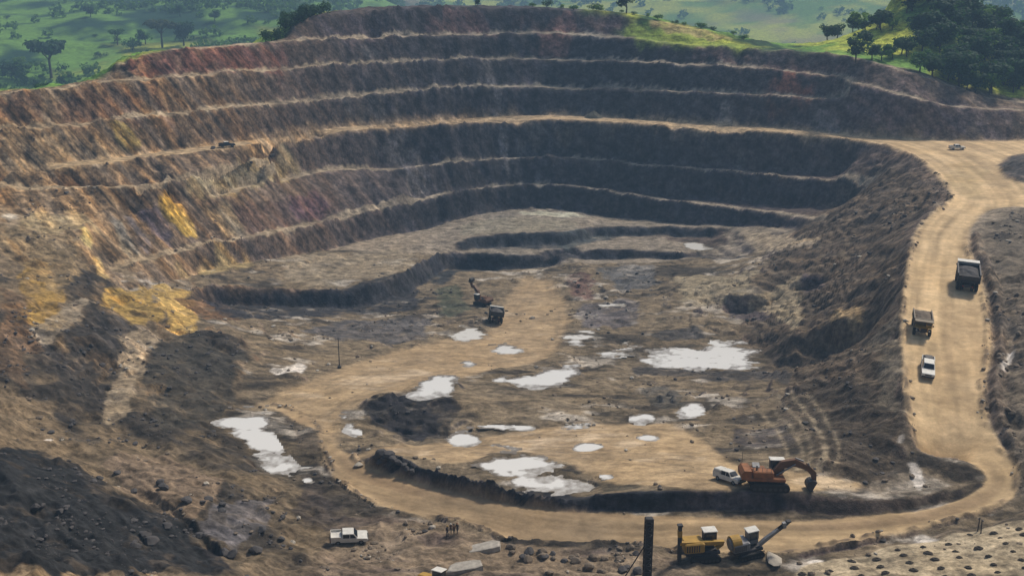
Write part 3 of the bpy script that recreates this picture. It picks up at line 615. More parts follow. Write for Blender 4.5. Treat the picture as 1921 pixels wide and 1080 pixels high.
# ------------------------------------------------------------------ materials
def mat(name, color, rough=0.8, metallic=0.0, var=0.12, scale=6.0, bump=0.0, spec=0.3):
    m = bpy.data.materials.new(name); m.use_nodes = True
    n, l = m.node_tree.nodes, m.node_tree.links
    b = n['Principled BSDF']; b.inputs['Roughness'].default_value = rough; b.inputs['Metallic'].default_value = metallic
    b.inputs['Specular IOR Level'].default_value = spec
    tc = n.new('ShaderNodeTexCoord'); no = n.new('ShaderNodeTexNoise'); no.inputs['Scale'].default_value = scale; no.inputs['Detail'].default_value = 5
    l.new(tc.outputs['Object'], no.inputs['Vector'])
    mx = n.new('ShaderNodeMix'); mx.data_type = 'RGBA'
    mx.inputs[6].default_value = tuple(max(0, c * (1 - 2 * var)) for c in color) + (1,)
    mx.inputs[7].default_value = tuple(min(1, c * (1 + 2 * var)) for c in color) + (1,)
    l.new(no.outputs['Fac'], mx.inputs[0]); l.new(mx.outputs[2], b.inputs['Base Color'])
    if bump:
        bp = n.new('ShaderNodeBump'); bp.inputs['Strength'].default_value = bump; bp.inputs['Distance'].default_value = 0.2
        l.new(no.outputs['Fac'], bp.inputs['Height']); l.new(bp.outputs[0], b.inputs['Normal'])
    return m
def ground_mat():
    m = bpy.data.materials.new('pit_earth'); m.use_nodes = True
    n, l = m.node_tree.nodes, m.node_tree.links
    b = n['Principled BSDF']; b.inputs['Roughness'].default_value = 0.92; b.inputs['Specular IOR Level'].default_value = 0.15
    at = n.new('ShaderNodeAttribute'); at.attribute_name = 'earth'
    rk = n.new('ShaderNodeAttribute'); rk.attribute_name = 'rock'
    tc = n.new('ShaderNodeTexCoord')
    def noise(scale, detail, rot=(0, 0, 0), sc_=(1, 1, 1), rough=0.6):
        mp = n.new('ShaderNodeMapping'); mp.inputs['Rotation'].default_value = rot; mp.inputs['Scale'].default_value = sc_
        no = n.new('ShaderNodeTexNoise'); no.inputs['Scale'].default_value = scale; no.inputs['Detail'].default_value = detail; no.inputs['Roughness'].default_value = rough
        l.new(tc.outputs['Object'], mp.inputs['Vector']); l.new(mp.outputs[0], no.inputs['Vector']); return no.outputs['Fac']
    def ramp(fac, lo, hi, a=.25, c=.75):
        r = n.new('ShaderNodeMapRange'); r.inputs['From Min'].default_value = a; r.inputs['From Max'].default_value = c
        r.inputs['To Min'].default_value = lo; r.inputs['To Max'].default_value = hi; l.new(fac, r.inputs['Value']); return r.outputs[0]
    def mul(x, y):
        k = n.new('ShaderNodeMath'); k.operation = 'MULTIPLY'; l.new(x, k.inputs[0]); l.new(y, k.inputs[1]); return k.outputs[0]
    gr = n.new('ShaderNodeAttribute'); gr.attribute_name = 'grain'
    fm = n.new('ShaderNodeMix'); fm.data_type = 'FLOAT'; fm.inputs[2].default_value = 1.0; l.new(gr.outputs['Fac'], fm.inputs[0]); l.new(ramp(noise(1.1, 9, rough=.75), .45, 1.6), fm.inputs[3]); fine0 = fm.outputs[0]
    fm2 = n.new('ShaderNodeMix'); fm2.data_type = 'FLOAT'; fm2.inputs[2].default_value = 1.0; l.new(gr.outputs['Fac'], fm2.inputs[0]); l.new(ramp(noise(.42, 7, (0, 0, .4), (.7, 1.25, 1), .72), .52, 1.55, .38, .62), fm2.inputs[3]); fine = mul(fine0, fm2.outputs[0]); mid = ramp(noise(.16, 5), .72, 1.28)
    def dot(vec):
        k = n.new('ShaderNodeVectorMath'); k.operation = 'DOT_PRODUCT'; l.new(tc.outputs['Object'], k.inputs[0]); k.inputs[1].default_value = vec; return k.outputs['Value']
    cb = n.new('ShaderNodeCombineXYZ')                                                            # dipping strata on the rock faces
    l.new(dot((.42, .23, .34)), cb.inputs[0]); l.new(dot((-.02, .035, .0)), cb.inputs[1]); l.new(dot((-.03, -.015, .045)), cb.inputs[2])
    nb_ = n.new('ShaderNodeTexNoise'); nb_.inputs['Scale'].default_value = 1.0; nb_.inputs['Detail'].default_value = 6; nb_.inputs['Roughness'].default_value = .68; nb_.inputs['Distortion'].default_value = .25
    l.new(cb.outputs[0], nb_.inputs['Vector'])
    bedn = n.new('ShaderNodeMix'); bedn.data_type = 'FLOAT'; bedn.inputs[2].default_value = 1.0
    ba = n.new('ShaderNodeAttribute'); ba.attribute_name = 'beds'
    l.new(ba.outputs['Fac'], bedn.inputs[0]); l.new(ramp(nb_.outputs['Fac'], .30, 2.1, .36, .66), bedn.inputs[3])
    beds = bedn.outputs[0]
    runs = ramp(noise(.45, 6, (0, 0, 0), (1, 1, .12), .7), .42, 1.85)                               # run-off streaks
    br = mul(beds, runs)
    mx = n.new('ShaderNodeMix'); mx.data_type = 'FLOAT'; mx.inputs[2].default_value = 1.0
    l.new(rk.outputs['Fac'], mx.inputs[0]); l.new(br, mx.inputs[3])
    tot = mul(mul(fine, mid), mx.outputs[0])
    v = n.new('ShaderNodeVectorMath'); v.operation = 'SCALE'; l.new(at.outputs['Color'], v.inputs[0]); l.new(tot, v.inputs['Scale'])
    # warm / cool drift
    hue = n.new('ShaderNodeMix'); hue.data_type = 'RGBA'; hue.inputs[6].default_value = (1.06, 1.0, .90, 1); hue.inputs[7].default_value = (.95, 1.0, 1.12, 1)
    l.new(noise(.09, 4, rough=.6), hue.inputs[0])
    v2 = n.new('ShaderNodeVectorMath'); v2.operation = 'MULTIPLY'; l.new(v.outputs[0], v2.inputs[0]); l.new(hue.outputs[2], v2.inputs[1])
    bh = n.new('ShaderNodeTexNoise'); bh.inputs['Scale'].default_value = .55; bh.inputs['Detail'].default_value = 3; l.new(cb.outputs[0], bh.inputs['Vector'])
    bc = n.new('ShaderNodeValToRGB'); bc.color_ramp.elements[0].position = .36; bc.color_ramp.elements[0].color = (.78, .82, .95, 1); bc.color_ramp.elements[1].position = .66; bc.color_ramp.elements[1].color = (1.18, .95, .68, 1)
    e_ = bc.color_ramp.elements.new(.5); e_.color = (1, .95, .9, 1); l.new(bh.outputs['Fac'], bc.inputs[0])
    bm_ = n.new('ShaderNodeMath'); bm_.operation = 'MULTIPLY'; l.new(ba.outputs['Fac'], bm_.inputs[0]); l.new(rk.outputs['Fac'], bm_.inputs[1])
    bx = n.new('ShaderNodeMix'); bx.data_type = 'RGBA'; bx.inputs[6].default_value = (1, 1, 1, 1); l.new(bm_.outputs[0], bx.inputs[0]); l.new(bc.outputs[0], bx.inputs[7])
    v3 = n.new('ShaderNodeVectorMath'); v3.operation = 'MULTIPLY'; l.new(v2.outputs[0], v3.inputs[0]); l.new(bx.outputs[2], v3.inputs[1])
    l.new(v3.outputs[0], b.inputs['Base Color'])
    vo = n.new('ShaderNodeTexVoronoi'); vo.inputs['Scale'].default_value = .55; vo.feature = 'F1'; vo.inputs['Detail'].default_value = 2.0
    l.new(tc.outputs['Object'], vo.inputs['Vector'])
    ad = n.new('ShaderNodeMath'); ad.operation = 'MULTIPLY_ADD'; l.new(vo.outputs['Distance'], ad.inputs[0]); ad.inputs[1].default_value = .25; l.new(noise(1.3, 8, rough=.75), ad.inputs[2])
    bp = n.new('ShaderNodeBump'); bp.inputs['Distance'].default_value = .6; l.new(ramp(gr.outputs['Fac'], .12, .6, 0, 1), bp.inputs['Strength'])
    l.new(ad.outputs[0], bp.inputs['Height']); l.new(bp.outputs[0], b.inputs['Normal'])
    return m
M_EARTH = ground_mat()

# ------------------------------------------------------------------ ground meshes: one grid cut into the pieces of the setting
def kind(o, k): o['kind'] = k; return o
def tag(o, label, cat=None, group=None):
    o['label'] = label
    if cat: o['category'] = cat
    if group: o['group'] = group
    return o
rockattr = np.clip(np.maximum(steepm, WALL) * (1 - OUT) * (1 - ROAD) * (1 - .8 * LEDGE), 0, 1).astype(np.float32)
grainattr = np.clip(1 - .72 * np.maximum(ROAD, .6 * HALF_ROAD), 0, 1).astype(np.float32)
bedattr = np.clip(np.interp(swx, [-.3, -.16, .1, .5], [1, .45, .25, .3]) * (GY > 190), 0, 1).astype(np.float32)
verts = np.stack([GX, GY, Z], -1).reshape(-1, 3).astype(np.float32)
idx = np.arange(NR * NC).reshape(NR, NC)
quads = np.stack([idx[:-1, :-1], idx[:-1, 1:], idx[1:, 1:], idx[1:, :-1]], -1).reshape(-1, 4)
e1 = np.stack([np.gradient(GX, axis=1), np.gradient(GY, axis=1) * 0, np.gradient(Z, axis=1)], -1)
e2 = np.stack([np.gradient(GX, axis=0), np.gradient(GY, axis=0), np.gradient(Z, axis=0)], -1)
NRM = np.cross(e1, e2); NRM /= np.linalg.norm(NRM, axis=-1, keepdims=True); NRM = NRM.reshape(-1, 3)
def qv(A): return A[:-1, :-1]
cls = np.full((NR - 1, NC - 1), 1)                         # pit_wall
cls[qv(FL) & ~(qv(blur(steepm, 3)) > .6)] = 2
cls[qv(np.maximum(FW, np.maximum(FE, FR))) > .5] = 4
cls[qv(np.maximum(ROAD, FAR_ROAD)) > .5] = 3
cls[qv(OUT) > .5] = 5
cls = cls.reshape(-1)
def grid_object(name, sel):
    q = quads[sel]
    used = np.unique(q); remap = np.full(NR * NC, -1, np.int64); remap[used] = np.arange(len(used))
    q = remap[q]
    me = bpy.data.meshes.new(name)
    me.vertices.add(len(used)); me.vertices.foreach_set('co', verts[used].ravel())
    me.loops.add(q.size); me.loops.foreach_set('vertex_index', q.ravel().astype(np.int32))
    me.polygons.add(len(q)); me.polygons.foreach_set('loop_start', np.arange(0, q.size, 4, dtype=np.int32)); me.polygons.foreach_set('loop_total', np.full(len(q), 4, np.int32))
    me.update(calc_edges=True)
    me.polygons.foreach_set('use_smooth', np.ones(len(q), bool))
    a = me.attributes.new('earth', 'FLOAT_COLOR', 'POINT')
    a.data.foreach_set('color', np.concatenate([C.reshape(-1, 3)[used], np.ones((len(used), 1), np.float32)], 1).astype(np.float32).ravel())
    gg = me.attributes.new('grain', 'FLOAT', 'POINT'); gg.data.foreach_set('value', grainattr.reshape(-1)[used])
    bb = me.attributes.new('beds', 'FLOAT', 'POINT'); bb.data.foreach_set('value', bedattr.reshape(-1)[used])
    b = me.attributes.new('rock', 'FLOAT', 'POINT'); b.data.foreach_set('value', rockattr.reshape(-1)[used])
    me.normals_split_custom_set_from_vertices(NRM[used].tolist())
    me.materials.append(M_EARTH)
    o = bpy.data.objects.new(name, me); COL.objects.link(o); return kind(o, 'structure')
tag(grid_object('pit_wall', cls == 1), 'stepped dark and brown rock benches of the open pit')
tag(grid_object('pit_floor', cls == 2), 'uneven grey brown floor of the open pit with tracks')
tag(grid_object('haul_road', cls == 3), 'pale tan graded haul road, ramp and loop of the pit')
tag(grid_object('rubble_slope', cls == 4), 'gullied dark rubble slopes on the flanks of the pit')
tag(grid_object('grassland', cls == 5), 'green grass ground beyond the pit rim')

# ------------------------------------------------------------------ mesh helpers
class MB:
    def __init__(s): s.v, s.f = [], []
    def add(s, v, f):
        b = len(s.v); s.v += [tuple(p) for p in v]; s.f += [tuple(i + b for i in q) for q in f]; return s
    def box(s, c, d, rot=None, top=(1, 1), shift=(0, 0)):
        hx, hy, hz = d[0] / 2, d[1] / 2, d[2] / 2
        v = []
        for z, kx, ky, ox, oy in ((-hz, 1, 1, 0, 0), (hz, top[0], top[1], shift[0], shift[1])):
            for x, y in ((-hx, -hy), (hx, -hy), (hx, hy), (-hx, hy)): v.append(Vector((x * kx + ox, y * ky + oy, z)))
        if rot: v = [rot @ p for p in v]
        v = [p + Vector(c) for p in v]
        return s.add(v, [(3, 2, 1, 0), (4, 5, 6, 7), (0, 1, 5, 4), (1, 2, 6, 5), (2, 3, 7, 6), (3, 0, 4, 7)])
    def bev(s, c, d, b=0.06, rot=None):                     # box with chamfered edges
        hx, hy, hz = d[0] / 2, d[1] / 2, d[2] / 2; b = min(b, hx * .8, hy * .8, hz * .8)
        loops = []
        for z, k in ((-hz, b), (-hz + b, 0), (hz - b, 0), (hz, b)):
            x, y = hx - k, hy - k; q = b
            loops.append([(-x + q, -y, z), (x - q, -y, z), (x, -y + q, z), (x, y - q, z), (x - q, y, z), (-x + q, y, z), (-x, y - q, z), (-x, -y + q, z)])
        v = [Vector(p) for l in loops for p in l]
        if rot: v = [rot @ p for p in v]
        v = [p + Vector(c) for p in v]
        f = [tuple(range(7, -1, -1)), tuple(range(24, 32))]
        for k in range(3):
            for i in range(8): j = (i + 1) % 8; f.append((k * 8 + i, k * 8 + j, k * 8 + 8 + j, k * 8 + 8 + i))
        return s.add(v, f)
    def cyl(s, p0, p1, r0, r1=None, n=10):
        p0, p1 = Vector(p0), Vector(p1); r1 = r0 if r1 is None else r1
        z = (p1 - p0).normalized(); x = z.orthogonal().normalized(); y = z.cross(x)
        v = []
        for p, r in ((p0, r0), (p1, r1)):
            for k in range(n):
                a = 2 * math.pi * k / n; v.append(p + x * (r * math.cos(a)) + y * (r * math.sin(a)))
        f = [tuple(range(n - 1, -1, -1)), tuple(range(n, 2 * n))] + [(i, (i + 1) % n, n + (i + 1) % n, n + i) for i in range(n)]
        return s.add(v, f)
    def prism(s, prof, y0, y1):                             # outline in x-z pushed along y
        n = len(prof)
        v = [(x, y0, z) for x, z in prof] + [(x, y1, z) for x, z in prof]
        f = [tuple(range(n)), tuple(range(2 * n - 1, n - 1, -1))] + [((i + 1) % n, i, n + i, n + (i + 1) % n) for i in range(n)]
        return s.add(v, f)
    def beam(s, pts, w, hs):                                # box girder along points in the x-z plane, width w, depths hs
        v = []
        P = [Vector((p[0], 0, p[1])) for p in pts]
        for k, p in enumerate(P):
            t = (P[min(k + 1, len(P) - 1)] - P[max(k - 1, 0)]).normalized(); n = Vector((-t.z, 0, t.x)) * (hs[k] / 2)
            for q, y in ((p - n, -w / 2), (p - n, w / 2), (p + n, w / 2), (p + n, -w / 2)): v.append((q.x, y, q.z))
        f = [(0, 1, 2, 3), tuple(4 * (len(P) - 1) + i for i in (3, 2, 1, 0))]
        for k in range(len(P) - 1):
            for i in range(4): j = (i + 1) % 4; f.append((4 * k + i, 4 * k + 4 + i, 4 * k + 4 + j, 4 * k + j))
        return s.add(v, f)
    def mesh(s, name, m):
        me = bpy.data.meshes.new(name); me.from_pydata(s.v, [], s.f)
        bm = bmesh.new(); bm.from_mesh(me); bmesh.ops.recalc_face_normals(bm, faces=bm.faces); bm.to_mesh(me); bm.free()
        if m: me.materials.append(m)
        return me
    def build(s, name, m, parent=None, loc=None):
        o = bpy.data.objects.new(name, s.mesh(name, m)); COL.objects.link(o)
        if parent: o.parent = parent
        if loc: o.location = loc
        return o
def thing(name, label, cat, loc, rz=0.0, group=None, rx=0.0, ry=0.0):
    o = bpy.data.objects.new(name, None); o.empty_display_size = 0.5; COL.objects.link(o)
    o.location = loc; o.rotation_euler = (rx, ry, rz); return tag(o, label, cat, group)
def inst(name, me, parent=None, loc=(0, 0, 0), rz=0.0, s=(1, 1, 1)):
    o = bpy.data.objects.new(name, me); COL.objects.link(o); o.parent = parent; o.location = loc; o.rotation_euler = (0, 0, rz); o.scale = s; return o
def lean(x, y, rz, L=3.0, Wd=1.6):                         # tilt of the ground under a vehicle heading rz
    c, s_ = math.cos(rz), math.sin(rz)
    dzf = ground(x + c * L, y + s_ * L) - ground(x - c * L, y - s_ * L)
    dzl = ground(x - s_ * Wd, y + c * Wd) - ground(x + s_ * Wd, y - c * Wd)
    zc = (ground(x + c * L, y + s_ * L) + ground(x - c * L, y - s_ * L) + ground(x - s_ * Wd, y + c * Wd) + ground(x + s_ * Wd, y - c * Wd)) / 4
    return math.atan2(dzl, 2 * Wd), -math.atan2(dzf, 2 * L), zc

# ------------------------------------------------------------------ country behind the pit
def far_height(x, y):
    s = x / y
    base = np.interp(s, [-.72, -.5, -.3, -.15, .1, .3, .45, .72], [-22, -18, -12, -6, -10, -12, 24, 44])
    t = smooth(545, 700, y)
    wl = 1 - smooth(-.24, .02, s + .06 * fbm(x, y, 300, 2, 200))               # hillside on the west, valley to the north
    west = -26 + smooth(560, 1250, y) * 62 + smooth(1200, 2600, y) * 110 + fbm(x, y, 190, 4, 201) * 15 * smooth(560, 800, y)
    north = -30 - smooth(600, 1100, y) * 42 + fbm(x, y, 300, 3, 203) * 10 + smooth(1300, 2300, y) * (105 + 50 * fbm(x, y, 500, 4, 205)) + smooth(2300, 4200, y) * (120 + 60 * fbm(x, y, 1100, 3, 207))
    return base * (1 - t) + (west * wl + north * (1 - wl)) * t + fbm(x, y, 60, 3, 209) * 2.0 * t
fs = np.linspace(-1.15, 1.15, 330); fy = 545 * np.exp(np.linspace(0, math.log(7000 / 545), 300))
FY = np.repeat(fy[:, None], 330, 1); FX = FY * fs[None, :]
near = smooth(545, 575, FY)
FZ = far_height(FX, FY)
zedge = sample(Z, np.clip(FX, -.69 * FY, .69 * FY), np.minimum(FY, 556)) - 0.05
FZ = FZ * near + zedge * (1 - near)
me = bpy.data.meshes.new('hills')
fid = np.arange(300 * 330).reshape(300, 330)
fq = np.stack([fid[:-1, :-1], fid[:-1, 1:], fid[1:, 1:], fid[1:, :-1]], -1).reshape(-1, 4)
me.from_pydata(np.stack([FX, FY, FZ], -1).reshape(-1, 3).tolist(), [], fq.tolist())
me.polygons.foreach_set('use_smooth', np.ones(len(fq), bool))
g1 = fbm(FX, FY, 90, 5, 221); g2 = fbm(FX, FY, 210, 3, 223); g3 = fbm(FX, FY, 30, 4, 225)
FC = lerp(np.zeros(FX.shape + (3,), np.float32) + np.array((.13, .25, .04), np.float32), (.012, .045, .018), smooth(-.12, .2, g1 * .6 + g3 * .6))
FC = lerp(FC, (.42, .46, .06), smooth(.0, .34, g2 * .7 + g3 * .35))
FC = lerp(FC, (.03, .075, .03), smooth(1700, 3400, FY) * .6)
FC = lerp(FC, (.26, .2, .14), smooth(.3, .5, fbm(FX, FY, 150, 4, 229)) * .6)
a = me.attributes.new('earth', 'FLOAT_COLOR', 'POINT'); a.data.foreach_set('color', np.concatenate([FC.reshape(-1, 3), np.ones((300 * 330, 1))], 1).astype(np.float32).ravel())
ga = me.attributes.new('grain', 'FLOAT', 'POINT'); ga.data.foreach_set('value', np.full(300 * 330, .6, np.float32))
me.materials.append(M_EARTH)
o = bpy.data.objects.new('hills', me); COL.objects.link(o); kind(o, 'structure'); tag(o, 'green wooded hills fading into blue haze')
# ground around and behind the viewpoint, so that the place goes on outside the frame
def out_z(x, y):
    inside = (y > 82) & (y < 555) & (abs(x / max(y, 1)) < .69)
    if inside: return ground(x, y)
    yy = min(max(y, 82), 555); return ground(max(-.69 * yy, min(.69 * yy, x)), yy)
sk = MB(); nb = 40
rimv = []
for k in range(NC): rimv.append((GX[0, k], GY[0, k], Z[0, k]))
for sgn, col in ((-1, 0), (1, NC - 1)):
    v, f = [], []
    rows = list(range(0, NR, 8)) + [NR - 1]
    for r in rows:
        x, y, z = GX[r, col], GY[r, col], Z[r, col]
        up = 1.0 if y < 330 else 0.0
        for q, (dx, dz) in enumerate(((0, 0), (12, 3 * up), (40, 9 * up), (130, 14 * up), (700, 10 * up))): v.append((x + sgn * dx, y, z + dz - .02))
    for r in range(len(rows) - 1):
        for q in range(4): b = r * 5 + q; f.append((b, b + 1, b + 6, b + 5))
    sk.add(v, f)
v, f = [], []
cols = list(range(0, NC, 8)) + [NC - 1]
for c in cols:
    x, y, z = GX[0, c], GY[0, c], Z[0, c]
    for dy, zz in ((0, z - .02), (-25, z * .6 + 4), (-55, 20), (-78, 56), (-86, 58), (-400, 58)): v.append((x * (1 if dy > -20 else 1.3), y + dy, zz))
for c in range(len(cols) - 1):
    for q in range(5): b = c * 6 + q; f.append((b, b + 6, b + 7, b + 1))
sk.add(v, f)
M_SIDE = mat('dry_brown_ground', (.13, .1, .07), .95, 0, .2, .2)
o = sk.build('surrounding_ground', M_SIDE); kind(o, 'structure'); tag(o, 'brown rocky ground around the pit edges')

# ------------------------------------------------------------------ trees
M_BARK = mat('bark', (.07, .055, .04), .9, 0, .2, 3)
def leaf_mat(name, c):
    m = mat(name, c, .75, 0, .3, .35, 0, .2)
    n, l = m.node_tree.nodes, m.node_tree.links; b = n['Principled BSDF']; out = n['Material Output']
    tr_ = n.new('ShaderNodeBsdfTranslucent'); tr_.inputs[0].default_value = (c[0] * 2.2, c[1] * 2.0, c[2] * 1.2, 1)
    ms = n.new('ShaderNodeMixShader'); ms.inputs[0].default_value = .35; l.new(b.outputs[0], ms.inputs[1]); l.new(tr_.outputs[0], ms.inputs[2]); l.new(ms.outputs[0], out.inputs['Surface'])
    return m
LEAF = [leaf_mat('foliage_dark', (.022, .062, .024)), leaf_mat('foliage_green', (.045, .12, .026)), leaf_mat('foliage_light', (.10, .19, .03)), leaf_mat('foliage_olive', (.05, .07, .03))]
def tree_mesh(seed, shape, nleaf):
    """unit-height tree: tapered trunk with limbs, crown of leaf clumps in uneven lobes"""
    r = random.Random(seed); T = MB(); K = MB()
    if shape == 'umbrella': hb, lobes = .5, [(r.uniform(-.36, .36), r.uniform(-.36, .36), r.uniform(.72, .9), r.uniform(.15, .22), .55) for _ in range(11)]
    elif shape == 'bush': hb, lobes = .08, [(r.uniform(-.4, .4), r.uniform(-.4, .4), r.uniform(.22, .62), r.uniform(.2, .32), .85) for _ in range(9)]
    else: hb, lobes = .28, [(r.uniform(-.26, .26), r.uniform(-.26, .26), r.uniform(.4, .88), r.uniform(.13, .22), .9) for _ in range(13)]
    bend = (r.uniform(-.04, .04), r.uniform(-.04, .04))
    T.cyl((0, 0, -.04), (bend[0], bend[1], hb), .035, .024, 7)
    for lx, ly, lz, lr, sq in lobes[:7]:
        T.cyl((bend[0], bend[1], hb * .95), (lx * .8, ly * .8, lz - lr * .2), .018, .006, 5)
    for lx, ly, lz, lr, sq in lobes:
        for _ in range(nleaf // len(lobes)):
            while True:
                p = Vector((r.uniform(-1, 1), r.uniform(-1, 1), r.uniform(-1, 1)))
                if .25 < p.length < 1: break
            p = p * (p.length ** -.35)
            c = Vector((lx + p.x * lr, ly + p.y * lr, lz + p.z * lr * sq))
            n = (p + Vector((r.uniform(-.6, .6), r.uniform(-.6, .6), r.uniform(-.2, .9)))).normalized()
            u = n.orthogonal().normalized(); w_ = n.cross(u); s0 = r.uniform(.035, .075); a = r.uniform(0, 3.14)
            u, w_ = u * math.cos(a) + w_ * math.sin(a), w_ * math.cos(a) - u * math.sin(a)
            K.add([c - u * s0, c - w_ * s0 * .7, c + u * s0 + n * s0 * .3, c + w_ * s0 * .7], [(0, 1, 2, 3)])
    return T, K
TREES = {}
def mk(key, shape, seed, leaf, n):
    T, K = tree_mesh(seed, shape, n)
    TREES[key] = (T.mesh('trunk', M_BARK), K.mesh('crown', leaf))
for sd in range(3):
    mk(('tree', sd), 'tree', 300 + sd, LEAF[sd % 3], 620); mk(('umbrella', sd), 'umbrella', 310 + sd, LEAF[(3, 0, 1)[sd]], 700); mk(('bush', sd), 'bush', 320 + sd, LEAF[(1, 0, 2)[sd]], 460)
    mk(('dark', sd), 'tree', 330 + sd, LEAF[0], 620); mk(('darkbush', sd), 'bush', 340 + sd, LEAF[0], 460)
def zground(x, y):
    if y < 552 and abs(x / y) < .69: return ground(x, y)
    return float(far_height(np.array([x]), np.array([max(y, 600.0)]))[0]) if y > 575 else float(sample(Z, x, 552))
def tree(name, key, x, y, h, label, group=None, wide=1.0, cat='tree'):
    o = thing(name, label, cat, (x, y, zground(x, y) - .05), rng.uniform(0, 6.28), group)
    t, k = TREES[key]
    inst('trunk', t, o, s=(h * wide, h * wide, h)); inst('crown', k, o, s=(h * wide, h * wide, h)); return o
def at_px(px, py): x, y, z = hit(px, py); return x, y
def far_px(px, py):                           # first meeting of the ray with the country beyond the rim
    dx, dy, dz = ray(px, py)
    for y in np.concatenate([np.arange(380, 556, 1.5), np.arange(556, 4000, 6.0)]):
        t = y / dy; x = dx * t
        if CAMZ + dz * t <= zground(x, y): return x, y
    return dx * 4000 / dy, 4000.0
# single trees that stand out along the rim
for px, py, hpx, key, nm, lab in (
        (305, 92, 52, ('umbrella', 0), 'acacia_tree', 'flat-topped dark acacia standing on the rim above the red bench'),
        (345, 86, 44, ('tree', 0), 'broadleaf_tree', 'small dark tree beside the flat-topped acacia on the rim'),
        (97, 150, 70, ('umbrella', 1), 'acacia_tree', 'dark acacia with leaning bare trunk above the left rim road'),
        (35, 150, 40, ('bush', 1), 'shrub', 'dark low bush at the edge of the rim road'),
        (250, 98, 32, ('bush', 0), 'shrub', 'round green bush at the tip of the red bench'),
        (1175, 26, 40, ('dark', 1), 'broadleaf_tree', 'rounded dark tree on the grassy crest of the far wall'),
        (895, 13, 14, ('dark', 2), 'broadleaf_tree', 'tiny tree standing alone on the bare crest of the far wall'),
        (1605, 118, 44, ('dark', 0), 'broadleaf_tree', 'dark tree where the grass slope meets the right hand bench')):
    x, y = far_px(px, py); dist = math.hypot(y, CAMZ - zground(x, y))
    tree(nm, key, x, y, hpx * dist / F, lab, None, 1.15, 'shrub' if nm == 'shrub' else 'tree')
# dark hedge on the left shoulder of the top bench
hx = [(508, 74), (522, 66), (535, 58), (548, 50), (560, 42), (572, 34), (586, 28), (600, 24), (545, 62), (560, 52), (575, 40)]
for k, (px, py) in enumerate(hx):
    x, y = at_px(px + 4, py + 12); 
    tree('shrub', ('darkbush', k % 3), x - 2, y + 7, rng.uniform(5.5, 7.5), 'dark green bush in the hedge on the shoulder of the top bench', 'hedge bushes on the top bench shoulder', 1.2, 'shrub')
# grassy crest bushes
for k in range(16):
    px = 1000 + k * 27 + rng.uniform(-8, 8); py = np.interp(px, [1000, 1160, 1230, 1340, 1440], [17, 27, 40, 62, 88])
    x, y = at_px(px, py + 3)
    tree('shrub', ('bush', k % 3), x, y + rng.uniform(4, 12), rng.uniform(1.6, 3.6), 'low green bush on the grassy crest of the far wall', 'bushes along the grassy crest', 1.3, 'shrub')
# wood on the right hand hill
for k in range(100):
    px = rng.uniform(1660, 2040) if k % 3 else rng.uniform(1800, 1960); x, y = at_px(px, np.interp(px, [1640, 1815, 1870, 2010], [118, 172, 193, 196]))
    y += 5 + 80 * (k / 100) ** 1.2; x += rng.uniform(-6, 6)
    hh = rng.uniform(7, 13) * (1.0 if px > 1780 else .7)
    tree('forest_tree', ('dark', k % 3) if k % 4 else ('tree', k % 3), x, y, hh, 'dark leafy tree in the wood above the right hand bench', 'wood above the right hand bench', 1.25)
# scattered trees over the green plain
n = 0
while n < 215:
    s = rng.uniform(-.66, .62) if rng.random() < .3 else rng.uniform(-.6, -.18); y = 430 + 1150 * rng.random() ** 1.5; x = s * y
    if y < 552 and sample(OUT, x, y) < .6: continue
    if -.17 < s < .3 and y < 900: continue
    if y < 470 and s > -.3: continue
    clump = float(fbm(np.array([x]), np.array([y]), 90, 2, 251)[0])
    if clump < rng.uniform(-.6, .25): continue
    u_ = rng.random()
    hh = rng.uniform(4, 10) if y < 800 else rng.uniform(6, 14)
    if u_ < .25: tree('savanna_tree', ('umbrella', n % 3), x, y, hh, 'flat-crowned tree scattered on the green plain behind the pit', 'flat-crowned trees on the plain', 1.1)
    elif u_ < .6: tree('savanna_tree', ('tree', n % 3), x, y, hh, 'round-crowned tree scattered on the green plain behind the pit', 'round-crowned trees on the plain', 1.2)
    else: tree('savanna_bush', ('bush', n % 3), x, y, hh * .5, 'low bush scattered on the green plain behind the pit', 'bushes on the plain', 1.5, 'shrub')
    n += 1
# far woods read as one mass: clumps of leaf faces over the hillsides
nw = np.random.default_rng(5)
cs = nw.uniform(-.75, .75, 26000); cy = 585 + 2300 * nw.random(26000) ** 1.8; cxx = cs * cy
dens = fbm(cxx, cy, 110, 4, 261); keep = dens > nw.uniform(-.15, .25, 26000)
cs, cy, cxx = cs[keep][:8500], cy[keep][:8500], cxx[keep][:8500]; nk = len(cs)
cz = far_height(cxx, cy); Rr = nw.uniform(2.2, 6.5, nk) * (1 + np.maximum(0, cy - 700) / 1600)
NL = 28
pp = nw.normal(size=(nk, NL, 3)); pp /= np.linalg.norm(pp, axis=-1, keepdims=True); nn_ = pp.copy(); pp *= nw.uniform(.45, 1.0, (nk, NL, 1)); pp[..., 2] = np.abs(pp[..., 2]) * 1.1 - .1
cc = np.stack([cxx, cy, cz + Rr * .25], -1)[:, None, :] + pp * Rr[:, None, None]
nn_ += nw.normal(size=nn_.shape) * .5; nn_ /= np.linalg.norm(nn_, axis=-1, keepdims=True)
uu = np.cross(nn_, nw.normal(size=nn_.shape)); uu /= np.linalg.norm(uu, axis=-1, keepdims=True); ww = np.cross(nn_, uu)
sz = (Rr[:, None] * nw.uniform(.18, .36, (nk, NL)))[..., None]
vv = np.stack([cc - uu * sz, cc - ww * sz * .8, cc + uu * sz, cc + ww * sz * .8], 2).reshape(-1, 3)
me = bpy.data.meshes.new('far_woods'); me.vertices.add(len(vv)); me.vertices.foreach_set('co', vv.astype(np.float32).ravel())
